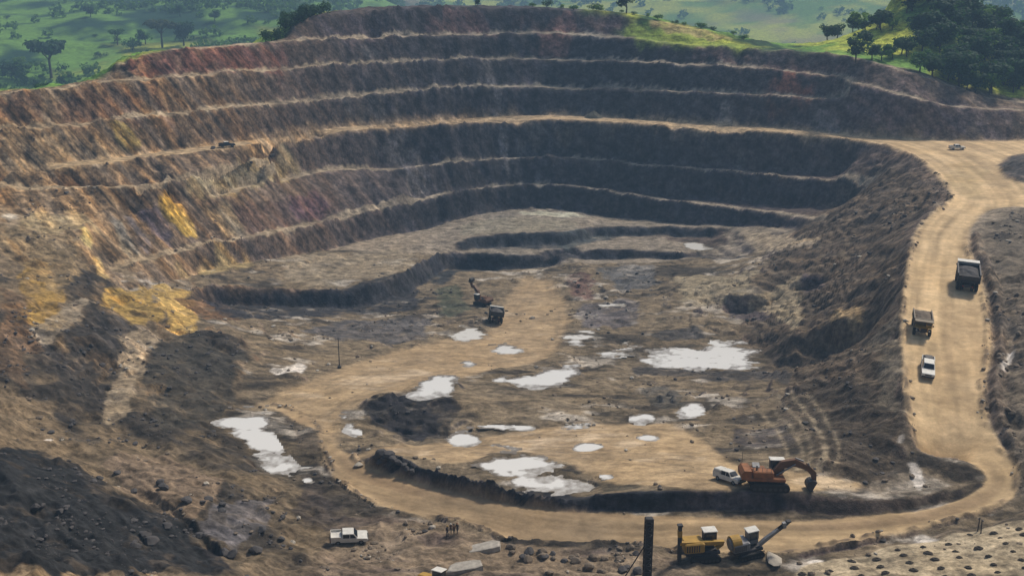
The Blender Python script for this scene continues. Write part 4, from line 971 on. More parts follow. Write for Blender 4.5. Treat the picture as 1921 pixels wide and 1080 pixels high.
me.loops.add(len(vv)); me.loops.foreach_set('vertex_index', np.arange(len(vv), dtype=np.int32)); me.polygons.add(len(vv) // 4); me.polygons.foreach_set('loop_start', np.arange(0, len(vv), 4, dtype=np.int32)); me.polygons.foreach_set('loop_total', np.full(len(vv) // 4, 4, np.int32)); me.update(calc_edges=True)
mf = leaf_mat('foliage_far', (.05, .115, .03)); mf.node_tree.nodes['Noise Texture'].inputs['Scale'].default_value = .02; me.materials.append(mf)
o = bpy.data.objects.new('far_woods', me); COL.objects.link(o); kind(o, 'stuff'); tag(o, 'distant woodland on the hills fading in the haze')
ico = [(0, 0, 1), (.89, 0, .45), (.28, .85, .45), (-.72, .53, .45), (-.72, -.53, .45), (.28, -.85, .45), (.8, .5, -.3), (-.3, .9, -.3), (-.95, 0, -.3), (-.3, -.9, -.3), (.8, -.5, -.3)]
icf = [(0, 1, 2), (0, 2, 3), (0, 3, 4), (0, 4, 5), (0, 5, 1), (1, 6, 2), (2, 7, 3), (3, 8, 4), (4, 9, 5), (5, 10, 1), (2, 6, 7), (3, 7, 8), (4, 8, 9), (5, 9, 10), (1, 10, 6)]

# ------------------------------------------------------------------ pools of pale standing water: muddy where shallow, milky where deeper
M_POOL = bpy.data.materials.new('milky_water'); M_POOL.use_nodes = True
n_, l_ = M_POOL.node_tree.nodes, M_POOL.node_tree.links; b_ = n_['Principled BSDF']; b_.inputs['Roughness'].default_value = .14
at_ = n_.new('ShaderNodeAttribute'); at_.attribute_name = 'depth'; tc_ = n_.new('ShaderNodeTexCoord')
no_ = n_.new('ShaderNodeTexNoise'); no_.inputs['Scale'].default_value = .8; no_.inputs['Detail'].default_value = 6; l_.new(tc_.outputs['Object'], no_.inputs['Vector'])
ma_ = n_.new('ShaderNodeMath'); ma_.operation = 'MULTIPLY_ADD'; ma_.inputs[1].default_value = .55; l_.new(no_.outputs['Fac'], ma_.inputs[0]); l_.new(at_.outputs['Fac'], ma_.inputs[2])
rp_ = n_.new('ShaderNodeValToRGB'); rp_.color_ramp.elements[0].position = .28; rp_.color_ramp.elements[0].color = (.17, .135, .09, 1); rp_.color_ramp.elements[1].position = .62; rp_.color_ramp.elements[1].color = (.68, .66, .61, 1)
l_.new(ma_.outputs[0], rp_.inputs[0]); l_.new(rp_.outputs[0], b_.inputs['Base Color'])
for k, (px, poly, lev, dfield) in enumerate(pool_z):
    a = np.array(poly); c = a.mean(0); a = c + (a - c) * 1.35
    ii, jj = to_ij(a[:, 0], a[:, 1]); i0, i1, j0, j1 = max(0, int(ii.min()) - 3), int(ii.max()) + 3, max(0, int(jj.min()) - 3), int(jj.max()) + 3
    sl = (slice(i0, i1), slice(j0, j1)); dep = lev - Z[sl]; near_ = inpoly(a, GX[sl], GY[sl])
    dep = np.minimum(dep, dfield[sl].astype(np.float32) * .6); wet = (dep > -.05) & near_
    q = wet[:-1, :-1] | wet[1:, :-1] | wet[:-1, 1:] | wet[1:, 1:]
    idl = np.arange(dep.size).reshape(dep.shape); qs = np.stack([idl[:-1, :-1], idl[:-1, 1:], idl[1:, 1:], idl[1:, :-1]], -1)[q]
    if len(qs) == 0: continue
    us = np.unique(qs); rm = np.full(dep.size, -1); rm[us] = np.arange(len(us))
    me = bpy.data.meshes.new('puddle'); me.from_pydata([(x, y, lev) for x, y in zip(GX[sl].ravel()[us].tolist(), GY[sl].ravel()[us].tolist())], [], rm[qs].tolist())
    dv_ = me.attributes.new('depth', 'FLOAT', 'POINT'); dv_.data.foreach_set('value', np.clip(dep.ravel()[us] / .3, 0, 1).astype(np.float32))
    me.materials.append(M_POOL); o = bpy.data.objects.new('puddle', me); COL.objects.link(o); kind(o, 'structure'); tag(o, 'pool of pale milky water on the pit floor')

# ------------------------------------------------------------------ loose stones: far too many to count, one mass
def stone(r, sub=0):
    v = []
    for p in ico + [(0, 0, -.7)]:
        k = r.uniform(.72, 1.2); v.append(Vector(p) * k)
    return v
icf2 = icf + [(11, b_, a_) for a_, b_ in ((6, 7), (7, 8), (8, 9), (9, 10), (10, 6))]
M_STONE_D = mat('dark_rock', (.07, .064, .062), .9, 0, .25, .8, .5)
M_STONE_B = mat('brown_rock', (.16, .125, .09), .9, 0, .25, .8, .5)
M_STONE_P = mat('pale_rock', (.36, .32, .26), .9, 0, .2, .8, .4)
rs = random.Random(77); npr = np.random.default_rng(77)
protos = [stone(rs) for _ in range(12)]
W_ = (1 - np.maximum(ROAD, np.maximum(FAR_ROAD, OUT))) * (1 - .8 * HALF_ROAD) * (1 - smooth(.9, 1.6, SLs)) * (1 - WET)
W_ = W_ * (.25 + 1.2 * np.maximum(np.maximum(FW * .35, FR), np.maximum(RUB * 2.2, FE * .3)) + .5 * lump) * smooth(-.05, .5, n_mid + .4 * n_big)
W_ = W_ + edge * .8
W_ = W_ * (GY < 330)
cdf = np.cumsum((W_ * (GY / 150) ** .6).ravel()); pick = np.searchsorted(cdf, npr.random(7000) * cdf[-1])
sets = {0: MB(), 1: MB(), 2: MB()}
for q in pick:
    i, j = divmod(int(q), NC); i = min(i, NR - 1)
    x, y, z = float(GX[i, j]) + rs.uniform(-.15, .15), float(GY[i, j]) + rs.uniform(-.15, .15), float(Z[i, j])
    s0 = .08 + .42 * rs.random() ** 4; s0 *= (y / 150) ** .5
    a = rs.uniform(0, 6.28); ca, sa = math.cos(a), math.sin(a); sx, sy, sz = s0 * rs.uniform(.7, 1.4), s0 * rs.uniform(.7, 1.2), s0 * rs.uniform(.5, .9)
    lum = float(C[i, j].mean()); k = 0 if lum * rs.uniform(.6, 1.6) < .1 else (1 if rs.random() < .8 else 2)
    sets[k].add([(x + ca * p.x * sx - sa * p.y * sy, y + sa * p.x * sx + ca * p.y * sy, z + p.z * sz + sz * .3) for p in protos[rs.randrange(12)]], icf2)
for k, (nm, mm, lb) in enumerate((('loose_dark_stones', M_STONE_D, 'loose dark stones strewn over the pit slopes and floor'), ('loose_brown_stones', M_STONE_B, 'loose brown stones strewn over the pit slopes and floor'), ('loose_pale_stones', M_STONE_P, 'loose pale stones strewn over the pit slopes and floor'))):
    o = sets[k].build(nm, mm); kind(o, 'stuff'); tag(o, lb)

# ------------------------------------------------------------------ machines
M_YEL = mat('yellow_paint', (.36, .215, .04), .6, 0, .25, 1.2, .05)
M_ORG = mat('orange_paint', (.22, .088, .032), .7, 0, .35, 1.2, .05)
M_RUST = mat('rust_brown_paint', (.13, .065, .035), .6, 0, .2, 1.2, .05)
M_WHT = mat('white_paint', (.60, .58, .52), .5, 0, .16, 1.6)
M_DRK = mat('dark_steel', (.045, .042, .043), .6, .2, .25, 1.5, .05)
M_GRY = mat('grey_steel', (.20, .20, .205), .55, .3, .2, 1.5)
M_TYR = mat('tyre_rubber', (.022, .021, .02), .85, 0, .25, 2)
M_GLS = mat('dark_glass', (.02, .025, .03), .08, 0, .1, 1, 0, .6)
M_LMP = mat('lamp_glass', (.65, .65, .6), .15, 0, .05, 1, 0, .6)
M_RED = mat('red_lens', (.35, .02, .02), .3, 0, .1, 1)
M_TAN = mat('dusty_body_steel', (.20, .165, .12), .7, .1, .2, 1, .05)
_wheel = {}
def wheel(parent, x, y, z, r, wd, rimm=M_GRY):
    key = (round(r, 2), round(wd, 2), rimm.name)
    if key not in _wheel:
        T = MB(); n = 18; prof = [(-wd / 2, r * .55), (-wd / 2, r * .93), (-wd * .32, r), (wd * .32, r), (wd / 2, r * .93), (wd / 2, r * .55)]
        v = [(rr * math.cos(2 * math.pi * k / n), yy, rr * math.sin(2 * math.pi * k / n)) for k in range(n) for yy, rr in prof]; m = len(prof)
        f = [(k * m + i, k * m + (i + 1) % m, ((k + 1) % n) * m + (i + 1) % m, ((k + 1) % n) * m + i) for k in range(n) for i in range(m)]
        T.add(v, f)
        R = MB(); R.cyl((0, -wd * .4, 0), (0, wd * .4, 0), r * .56, n=14); R.cyl((0, -wd * .5, 0), (0, wd * .5, 0), r * .2, n=10)
        _wheel[key] = (T.mesh('tyre', M_TYR), R.mesh('rim', rimm))
    t, rm = _wheel[key]
    w_ = bpy.data.objects.new('wheel', None); COL.objects.link(w_); w_.parent = parent; w_.location = (x, y, z); w_.empty_display_size = .3
    inst('tyre', t, w_); inst('rim', rm, w_); return w_
def place(name, label, cat, px, py, rz, group=None, L=3.0, Wd=1.6):
    x, y, z = hit(px, py); rx, ry, zc = lean(x, y, rz, L, Wd)
    o = thing(name, label, cat, (x, y, zc + .02), 0, group)
    o.rotation_mode = 'XYZ'
    q = Matrix.Rotation(rz, 3, 'Z') @ Matrix.Rotation(ry, 3, 'Y') @ Matrix.Rotation(rx, 3, 'X')
    o.rotation_euler = q.to_euler('XYZ'); return o

def haul_truck(px, py, rz, label, s=1.0, paint=M_YEL, tray=M_DRK, loaded=False):
    t = place('haul_truck', label, 'dump truck', px, py, rz, None, 3.2 * s, 2.0 * s)
    def B(mb, name, m, p=t):
        mb.v = [(a * s, b * s, c * s) for a, b, c in mb.v]; return mb.build(name, m, p)
    b = MB(); b.bev((0, 0, 1.55), (8.6, 1.5, .7), .1); b.bev((3.9, 0, 1.7), (1.2, 3.6, .35), .08); B(b, 'chassis', M_DRK)
    b = MB(); b.bev((3.9, .2, 2.35), (1.5, 2.2, 1.1), .12); hd = B(b, 'engine_hood', paint)
    b = MB(); b.box((4.68, .2, 2.3), (.06, 1.7, .9)); [b.box((4.73, .2 - .7 + k * .2, 2.3), (.05, .05, .85)) for k in range(8)]; B(b, 'grille', M_DRK, hd)
    b = MB(); b.bev((3.9, 0, 2.98), (1.9, 4.4, .14), .05); B(b, 'deck', paint)
    b = MB(); b.bev((3.7, 1.35, 3.75), (1.5, 1.5, 1.4), .1); cb = B(b, 'cab', paint)
    b = MB(); b.box((4.46, 1.35, 3.95), (.04, 1.25, .7)); b.box((3.75, 2.11, 3.95), (1.05, .04, .7)); b.box((3.75, .59, 3.95), (1.05, .04, .7)); B(b, 'window', M_GLS, cb)
    # tray: floor rising to the tail, flaring sides, canopy over the cab
    D = MB()
    hw, wt = 2.35, .14
    D.prism([(-4.9, 2.55), (2.6, 2.05), (2.9, 2.3), (2.9, 2.45), (-4.9, 2.75)], -hw, hw)
    for sg in (-1, 1):
        y0, y1 = sorted((sg * hw, sg * (hw - wt))); D.prism([(-5.1, 2.7), (2.75, 2.3), (3.0, 4.55), (-4.2, 4.25)], y0, y1)
        for k in range(6): D.box((-3.8 + k * 1.15, sg * (hw + .07), 3.3), (.18, .14, 1.8))
    D.prism([(2.65, 2.3), (2.85, 2.3), (3.15, 4.5), (2.95, 4.5)], -hw, hw)
    dt = B(D, 'dump_tray', tray)
    D = MB(); D.prism([(2.9, 4.5), (5.0, 4.72), (5.0, 4.86), (2.9, 4.72)], -hw, hw); B(D, 'canopy', M_TAN if paint is M_YEL else M_WHT, dt)
    D = MB()
    for sg in (-1, 1): D.box((-.6, sg * (hw - .02), 4.47), (7.2, .3, .16), Matrix.Rotation(-.04, 3, 'Y'))
    D.box((3.0, 0, 4.78), (.3, 2 * hw, .16)); B(D, 'tray_rim', M_DRK if paint is not M_YEL else M_TAN, dt)
    if paint is not M_YEL:
        D = MB(); D.box((-4.75, 0, 3.45), (.14, 2 * hw - .3, 1.6), Matrix.Rotation(-.3, 3, 'Y')); B(D, 'tailgate', tray, dt)
    if loaded:
        Ld = MB(); nx, ny = 9, 7; v = []
        for i in range(nx):
            for j in range(ny):
                u, w_ = i / (nx - 1), j / (ny - 1)
                v.append((-4.2 + 6.9 * u, -2.15 + 4.3 * w_, 3.9 + 1.0 * math.sin(math.pi * u) * math.sin(math.pi * w_) + rng.uniform(-.12, .12)))
        Ld.add(v, [(i * ny + j, (i + 1) * ny + j, (i + 1) * ny + j + 1, i * ny + j + 1) for i in range(nx - 1) for j in range(ny - 1)]); B(Ld, 'load', M_STONE_B if paint is M_YEL else M_STONE_D)
    for x in (3.2, -2.6):
        for sg in (-1, 1):
            if x > 0: wheel(t, x * s, sg * 1.95 * s, .98 * s, .98 * s, .75 * s, paint)
            else: wheel(t, x * s, sg * 1.95 * s, .98 * s, .98 * s, .7 * s, paint); wheel(t, x * s, sg * 1.1 * s, .98 * s, .98 * s, .7 * s, paint)
    for sg in (-1, 1):
        b = MB(); b.bev((4.62, sg * 1.6, 2.05), (.12, .4, .3), .04); B(b, 'headlight', M_LMP)
        b = MB(); b.box((-4.4, sg * 1.0, 1.5), (.1, .3, .2)); B(b, 'tail_light', M_RED)
        b = MB(); b.bev((4.5, sg * 2.35, 3.6), (.1, .3, .5), .03); b.cyl((4.5, sg * 2.1, 3.1), (4.5, sg * 2.35, 3.5), .04, n=6); B(b, 'mirror', M_DRK)
    b = MB(); [b.cyl((4.75, -1.7 + .1 * k, .9 + .4 * k), (4.75, -.9 + .1 * k, .9 + .4 * k), .04, n=6) for k in range(5)]; b.cyl((4.75, -1.75, .8), (4.75, -1.3, 2.9), .04, n=6); b.cyl((4.75, -.9, .8), (4.75, -.45, 2.9), .04, n=6); B(b, 'ladder', M_GRY)
    return t

def pickup(px, py, rz, label, body=M_WHT, roof=None, canopy=False):
    t = place('pickup_truck', label, 'pickup truck', px, py, rz, None, 1.6, .8)
    b = MB(); b.prism([(-2.6, .45), (2.55, .45), (2.62, .75), (2.5, 1.02), (1.15, 1.12), (-2.62, 1.08)], -.92, .92); bd = b.build('body', body, t)
    b = MB(); b.add([(1.15, -.86, 1.1), (1.15, .86, 1.1), (.55, .72, 1.78), (.55, -.72, 1.78), (-.95, .72, 1.8), (-.95, -.72, 1.8), (-1.1, .86, 1.08), (-1.1, -.86, 1.08)], [(0, 1, 2, 3), (3, 2, 4, 5), (5, 4, 6, 7), (1, 6, 4, 2), (0, 3, 5, 7), (0, 7, 6, 1)]); cb = b.build('cab', body, t)
    if roof: b = MB(); b.bev((-.2, 0, 1.83), (1.5, 1.44, .06), .03); b.build('roof_panel', roof, cb)
    b = MB(); b.add([(1.13, -.74, 1.16), (1.13, .74, 1.16), (.62, .64, 1.73), (.62, -.64, 1.73)], [(0, 1, 2, 3)]); b.v = [(x + .035, y, z + .02) for x, y, z in b.v]; b.build('windscreen', M_GLS, cb)
    for sg in (-1, 1):
        for x0, x1 in ((.95, .1), (.0, -.9)):
            b = MB(); b.add([(x0, sg * .87, 1.16), (x1, sg * .87, 1.16), (x1, sg * .76, 1.7), (x0 - .4 * (x0 > .5), sg * .76, 1.7)], [(0, 1, 2, 3)]); b.v = [(x, y + sg * .012, z) for x, y, z in b.v]; b.build('side_window', M_GLS, cb)
    b = MB(); b.add([(-1.12, -.7, 1.2), (-1.12, .7, 1.2), (-1.0, .62, 1.7), (-1.0, -.62, 1.7)], [(0, 1, 2, 3)]); b.v = [(x - .02, y, z) for x, y, z in b.v]; b.build('rear_window', M_GLS, cb)
    b = MB()
    for sg in (-1, 1): b.box((-1.88, sg * .87, 1.24), (1.45, .08, .36))
    b.box((-2.58, 0, 1.24), (.07, 1.66, .36)); b.box((-1.88, 0, 1.1), (1.4, 1.66, .05)); b.build('cargo_bed', body, t)
    if canopy: b = MB(); b.bev((-1.85, 0, 1.6), (1.45, 1.66, .42), .1); b.build('bed_canopy', body, t)
    for x in (1.65, -1.6):
        for sg in (-1, 1): wheel(t, x, sg * .82, .38, .38, .26)
    for sg in (-1, 1):
        b = MB(); b.bev((2.58, sg * .68, .86), (.08, .36, .18), .03); b.build('headlight', M_LMP, t)
        b = MB(); b.box((-2.63, sg * .8, .9), (.04, .16, .3)); b.build('tail_light', M_RED, t)
    b = MB(); b.bev((2.64, 0, .55), (.14, 1.8, .22), .05); b.bev((-2.68, 0, .5), (.12, 1.7, .18), .04); b.build('bumper', M_DRK, t)
    b = MB(); b.box((2.6, 0, .85), (.05, .9, .2)); b.build('grille', M_DRK, t)
    return t

def track_unit(parent, y, L, h, wd):
    T = MB(); n = 10; prof = []
    for k in range(n + 1): a = math.pi / 2 + math.pi * k / n; prof.append((-L / 2 + h / 2 + h / 2 * math.cos(a), h / 2 + h / 2 * math.sin(a)))
    for k in range(n + 1): a = -math.pi / 2 + math.pi * k / n; prof.append((L / 2 - h / 2 + h / 2 * math.cos(a), h / 2 + h / 2 * math.sin(a)))
    T.prism(prof, y - wd / 2, y + wd / 2); tr = T.build('crawler_track', M_TYR, parent)
    S = MB(); SS = S; m = int(L / .28)
    for k in range(m): SS.box((-L / 2 + h / 2 + (L - h) * k / (m - 1), y, h + .02), (.12, wd * 1.02, .07))
    for k in range(7): S.cyl((-L / 2 + h * .5 + (L - h) * k / 6, y - wd * .54, h * .38), (-L / 2 + h * .5 + (L - h) * k / 6, y + wd * .54, h * .38), h * .2, n=10)
    kind(S.build('track_shoes', M_DRK, tr), 'stuff'); return tr

def excavator(px, py, rz, label, house, boom_m, boom, stick, bucket, s=1.0, swing=0.0, roofm=M_WHT):
    t = place('excavator', label, 'excavator', px, py, rz, None, 2.2 * s, 1.5 * s)
    Rz = Matrix.Rotation(swing, 4, 'Z')
    def B(mb, name, m, p=t, sw=True):
        mb.v = [tuple((Rz @ Vector((a * s, b * s, c * s)))) if sw else (a * s, b * s, c * s) for a, b, c in mb.v]; return mb.build(name, m, p)
    for y in (-1.35, 1.35): 
        tr = track_unit(t, y * s, 4.9 * s, 1.05 * s, .65 * s)
    b = MB(); b.bev((0, 0, .75), (2.6, 2.0, .5), .1); b.cyl((0, 0, .9), (0, 0, 1.3), .85, n=18); B(b, 'undercarriage', M_DRK, t, False)
    b = MB(); b.bev((-.6, 0, 1.55), (5.0, 3.1, .45), .1); b.bev((-.9, -.75, 2.15), (2.6, 1.5, .9), .12); b.bev((-1.3, .7, 2.05), (2.0, 1.5, .75), .12); hs = B(b, 'house', house)
    b = MB(); b.prism([(-3.6, 1.5), (-2.4, 1.4), (-2.4, 2.65), (-3.3, 2.65), (-3.65, 2.2)], -1.5, 1.5); B(b, 'counterweight', house, hs)
    b = MB(); b.cyl((-1.7, -.9, 2.6), (-1.7, -.9, 3.2), .1, n=8); B(b, 'exhaust', M_DRK, hs)
    b = MB(); b.cyl((-3.2, 1.2, 2.6), (-3.2, 1.2, 4.2), .03, n=6); B(b, 'antenna', M_DRK, hs)
    b = MB(); [b.cyl((-2.2 + .55 * k, -1.45, 2.6), (-2.2 + .55 * k, -1.45, 3.2), .03, n=5) for k in range(5)]; b.cyl((-2.2, -1.45, 3.2), (0, -1.45, 3.2), .03, n=5); B(b, 'handrail', M_GRY, hs)
    b = MB(); b.box((-1.5, .9, 2.6), (.9, .8, .28), Matrix.Rotation(.5, 3, 'X')); B(b, 'open_hatch', M_GRY, hs)
    b = MB(); b.bev((1.15, .98, 2.6), (1.75, 1.12, 1.75), .12); cb = B(b, 'cab', M_DRK)
    b = MB(); b.box((2.04, .98, 2.75), (.04, .95, 1.25)); b.box((1.2, 1.555, 2.85), (1.35, .04, 1.0)); b.box((1.2, .41, 2.85), (1.35, .04, 1.0)); B(b, 'window', M_GLS, cb)
    b = MB(); b.bev((1.15, .98, 3.54), (1.95, 1.3, .12), .05); B(b, 'roof', roofm, cb)
    b = MB(); b.beam(boom, .62, [.55] + [.95] * (len(boom) - 2) + [.55]); bo = B(b, 'boom', boom_m)
    b = MB(); b.beam(stick, .48, [.6, .75, .4][:len(stick)] if len(stick) <= 3 else [.5] * len(stick)); B(b, 'stick', boom_m)
    # bucket: curved shell with cheeks and teeth
    bx, bz, ba = bucket
    K = MB(); arc = [(.75 * math.cos(a) + .1, .75 * math.sin(a)) for a in np.linspace(.5, math.pi * 1.35, 9)]
    inn = [(.64 * math.cos(a) + .1, .64 * math.sin(a)) for a in np.linspace(.5, math.pi * 1.35, 9)]
    K.prism(arc + inn[::-1], -.75, .75); K.prism(arc, -.78, -.72); K.prism(arc, .72, .78)
    for k in range(5): K.box((arc[-1][0] + .1, -.6 + .3 * k, arc[-1][1] - .05), (.35, .12, .1))
    ca, sa = math.cos(ba), math.sin(ba)
    K.v = [(bx + x * ca - z * sa, y, bz + x * sa + z * ca) for x, y, z in K.v]; B(K, 'bucket', M_DRK)
    h = MB(); m0 = Vector((boom[len(boom) // 2][0], 0, boom[len(boom) // 2][1]))
    for sg in (-.5, .5): h.cyl((.9, sg, 1.9), (m0.x, sg * .9, m0.z - .1), .1, n=8)
    e = stick[0]; h.cyl((m0.x, 0, m0.z + .55), (e[0] - .2, 0, e[1] + .45), .11, n=8); e2 = stick[-1]
    h.cyl((e[0] + (e2[0] - e[0]) * .25, 0, e[1] + .25), (e2[0] + (e[0] - e2[0]) * .12 + .3, 0, e2[1] + .35), .09, n=8); B(h, 'hydraulic_cylinder', M_GRY, bo)
    return t

def drill_rig(px, py, rz, label, house, feed, cabside=1, s=1.0, drum=None):
    t = place('drill_rig', label, 'drill rig', px, py, rz, None, 1.6 * s, 1.1 * s)
    def B(mb, name, m, p=t):
        mb.v = [(a * s, b * s, c * s) for a, b, c in mb.v]; return mb.build(name, m, p)
    for y in (-1.05, 1.05): track_unit(t, y * s, 3.2 * s, .8 * s, .42 * s)
    b = MB(); b.bev((-.2, 0, .95), (3.6, 1.7, .35), .06); B(b, 'frame', M_DRK)
    b = MB(); b.bev((-1.1, 0, 1.65), (2.1, 1.9, 1.1), .12); hs = B(b, 'engine_housing', house)
    b = MB(); [b.box((-1.9 + .25 * k, .97, 1.65), (.1, .04, .7)) for k in range(6)]; [b.box((-1.9 + .25 * k, -.97, 1.65), (.1, .04, .7)) for k in range(6)]; kind(B(b, 'louvre', M_DRK, hs), 'stuff')
    if drum:
        b = MB(); b.cyl((-2.1, 0, 1.9), (-1.0, 0, 1.9), .95, n=20); B(b, 'dust_collector', drum, hs); b = MB(); b.cyl((-2.3, 0, 1.9), (-2.1, 0, 1.9), .7, n=18); B(b, 'collector_cap', M_GRY, hs)
    b = MB(); b.bev((.75, cabside * .45, 2.05), (1.3, 1.0, 1.7), .1); cb = B(b, 'cab', M_DRK if not drum else M_GRY)
    b = MB(); b.box((1.42, cabside * .45, 2.3), (.04, .85, .95)); b.box((.75, cabside * .965, 2.3), (1.0, .04, .95)); b.box((.75, cabside * -.065, 2.3), (1.0, .04, .95)); B(b, 'window', M_GLS, cb)
    b = MB(); b.bev((.75, cabside * .45, 2.95), (1.5, 1.2, .12), .05); B(b, 'roof', M_WHT, cb)
    (x0, z0), (x1, z1) = feed
    b = MB(); b.beam([(1.2, 1.35), (2.0, 1.9), ((x0 + x1) / 2, (z0 + z1) / 2)], .4, [.4, .45, .3]); b.v = [(x, y - cabside * .5, z) for x, y, z in b.v]; B(b, 'boom', house)
    F_ = MB(); dx, dz = x1 - x0, z1 - z0; LL = math.hypot(dx, dz)
    for sg in (-.16, .16): F_.beam([(x0, z0), (x1, z1)], .07, [.34, .34]); F_.v = F_.v[:-8] + [(x, y + sg - cabside * .5, z) for x, y, z in F_.v[-8:]]
    for k in range(int(LL / .6)): u = (k + .5) / int(LL / .6); F_.box((x0 + dx * u, -cabside * .5, z0 + dz * u), (.1, .32, .08))
    fd = B(F_, 'feed_beam', M_DRK)
    b = MB(); b.box((x0 + dx * .78, -cabside * .5, z0 + dz * .78), (.4, .42, .7)); B(b, 'rock_drill', house, fd)
    b = MB(); b.cyl((x0 + dx * .02 + .15, -cabside * .5, z0 + dz * .02), (x0 + dx * .75 + .15, -cabside * .5, z0 + dz * .75), .05, n=7); B(b, 'drill_rod', M_GRY, fd)
    b = MB(); b.box((x1, -cabside * .5, z1 + .05), (.5, .5, .18)); B(b, 'feed_head', M_DRK, fd)
    return t

PI = math.pi
haul_truck(1812, 537, 1.22, 'big dark haul truck with white canopy climbing the ramp beside the windrow', .94, M_GRY, M_DRK, True)
haul_truck(1727, 619, -1.86, 'olive yellow haul truck coming down the inner side of the ramp', .72, M_YEL, M_TAN, True)
haul_truck(929, 603, 1.62, 'dark haul truck with white canopy waiting beside the brown excavator', .80, M_GRY, M_DRK, True)
pk = pickup(1739, 697, -1.90, 'white pickup with a dark load following the trucks down the ramp', M_WHT, None, False); pk.scale = (1.2, 1.2, 1.2)
b = MB(); b.bev((-1.85, 0, 1.42), (1.3, 1.5, .55), .18); b.build('load', M_DRK, pk)
pickup(1795, 281, .02, 'white pickup crossing the flat junction at the top of the ramp', M_WHT)
pickup(655, 1014, .18, 'white pickup parked on the stony ground outside the loop road', M_WHT, None, False)
pickup(1368, 903, -.95, 'white pickup parked behind the orange excavator', M_WHT, None, True)
pickup(426, 276, .45, 'dark pickup with pale roof on the haul road bench of the left wall', M_DRK, M_WHT)
excavator(1440, 914, -.04, 'orange excavator with white cab roof working above the dark face', M_ORG, M_RUST,
          [(.5, 2.0), (1.7, 3.2), (3.2, 3.5), (4.7, 2.9)], [(4.5, 3.2), (5.6, 2.1), (5.8, 1.0)], (5.4, .6, .3), 1.2, 0.0)
excavator(905, 572, 2.35, 'rust brown excavator with raised dark bucket at the dark bench corner', M_RUST, M_RUST,
          [(.5, 1.9), (1.8, 4.2), (3.0, 5.2), (4.3, 5.2)], [(4.1, 5.3), (4.6, 6.4), (4.3, 7.2)], (4.3, 7.3, 1.2), .95, 0.0)
drill_rig(1318, 1046, .12, 'yellow crawler drill rig with white cab roof beside the loop road', M_YEL, ((-2.6, .2), (-2.6, 4.2)), 1, 1.35)
drill_rig(1402, 1040, .25, 'grey and yellow crawler drill rig with its boom raised beside the white stone', M_GRY, ((2.4, 2.1), (4.9, 3.6)), 1, 1.2, M_YEL)
# tall rotary rig whose mast rises at the near edge
def rotary(px, py, rz):
    t = place('rotary_drill_rig', 'tall dark drill mast standing on the shelf below the loop road', 'drill rig', px, py, rz, None, 1.8, 1.1)
    for y in (-1.1, 1.1): track_unit(t, y, 3.6, .85, .45)
    b = MB(); b.bev((-.4, 0, 1.1), (4.4, 1.9, .4), .08); b.build('frame', M_DRK, t)
    b = MB(); b.bev((-1.3, 0, 1.9), (2.4, 1.9, 1.2), .12); b.build('engine_housing', M_YEL, t)
    b = MB()
    for sx in (-.42, .42):
        for sy in (-.42, .42): b.box((1.9 + sx, sy, 5.6), (.17, .17, 9.6))
    for k in range(12):
        z = 1.1 + .8 * k
        for sy in (-.42, .42): b.box((1.9, sy, z), (.9, .12, .12)); b.box((1.9, sy, z + .4), (1.1, .1, .1), Matrix.Rotation(.75 if k % 2 else -.75, 3, 'Y'))
        for sx in (-.42, .42): b.box((1.9 + sx, 0, z), (.12, .9, .12))
    b.box((1.9, .05, 5.6), (.5, .5, 9.2))
    ms = b.build('mast', M_DRK, t)
    b = MB(); b.bev((1.9, 0, 10.55), (1.05, 1.0, .45), .08); b.build('crown_block', M_DRK, ms)
    b = MB(); b.bev((1.9, 0, 8.0), (.75, .75, .8), .08); b.build('rotary_head', M_DRK, ms)
    b = MB(); b.cyl((1.9, 0, .2), (1.9, 0, 8.0), .1, n=8); b.build('drill_pipe', M_GRY, ms)
    b = MB(); b.bev((.9, -.95, 2.1), (1.1, .9, 1.6), .1); cb = b.build('cab', M_DRK, t)
    b = MB(); b.box((1.46, -.95, 2.3), (.04, .75, .9)); b.box((.9, -1.41, 2.3), (.9, .04, .9)); b.build('window', M_GLS, cb)
    b = MB(); b.beam([(-1.2, 2.5), (1.7, 7.5)], .12, [.12, .12]); b.build('mast_brace', M_DRK, t)
rotary(1185, 1120, .1)
# wheel loader at the near edge, only its cab and hood in view
def loader(px, py, rz):
    t = place('wheel_loader', 'yellow wheel loader with white cab roof beside the pale rock slab', 'loader', px, py, rz, None, 1.6, 1.0)
    b = MB(); b.bev((-1.4, 0, 1.45), (2.4, 1.5, 1.0), .15); b.build('engine_hood', M_YEL, t)
    b = MB(); b.bev((.2, 0, .95), (4.4, 1.1, .5), .1); b.build('frame', M_YEL, t)
    b = MB(); b.bev((.3, 0, 2.2), (1.35, 1.35, 1.55), .1); cb = b.build('cab', M_DRK, t)
    b = MB(); b.box((.985, 0, 2.4), (.04, 1.15, .95)); b.box((-.385, 0, 2.4), (.04, 1.1, .8))
    for sg in (-1, 1): b.box((.3, sg * .69, 2.4), (1.1, .04, .95))
    b.build('window', M_GLS, cb)
    b = MB(); b.bev((.3, 0, 3.02), (1.6, 1.55, .12), .05); b.build('roof', M_WHT, cb)
    b = MB()
    for sg in (-.5, .5): b.beam([(1.0, 1.5), (2.2, 1.1), (3.0, .55)], .16, [.3, .3, .25]); b.v = b.v[:-12] + [(x, y + sg, z) for x, y, z in b.v[-12:]]
    b.build('lift_arm', M_YEL, t)
    K = MB(); K.prism([(3.0, .25), (3.9, .1), (3.9, .16), (3.1, .35), (3.0, .9), (3.5, 1.25), (3.45, 1.3), (2.9, .95)], -1.25, 1.25); K.build('bucket', M_DRK, t)
    for x in (1.35, -1.5):
        for sg in (-1, 1): wheel(t, x, sg * .95, .68, .68, .5, M_YEL)
loader(818, 1108, -.5)

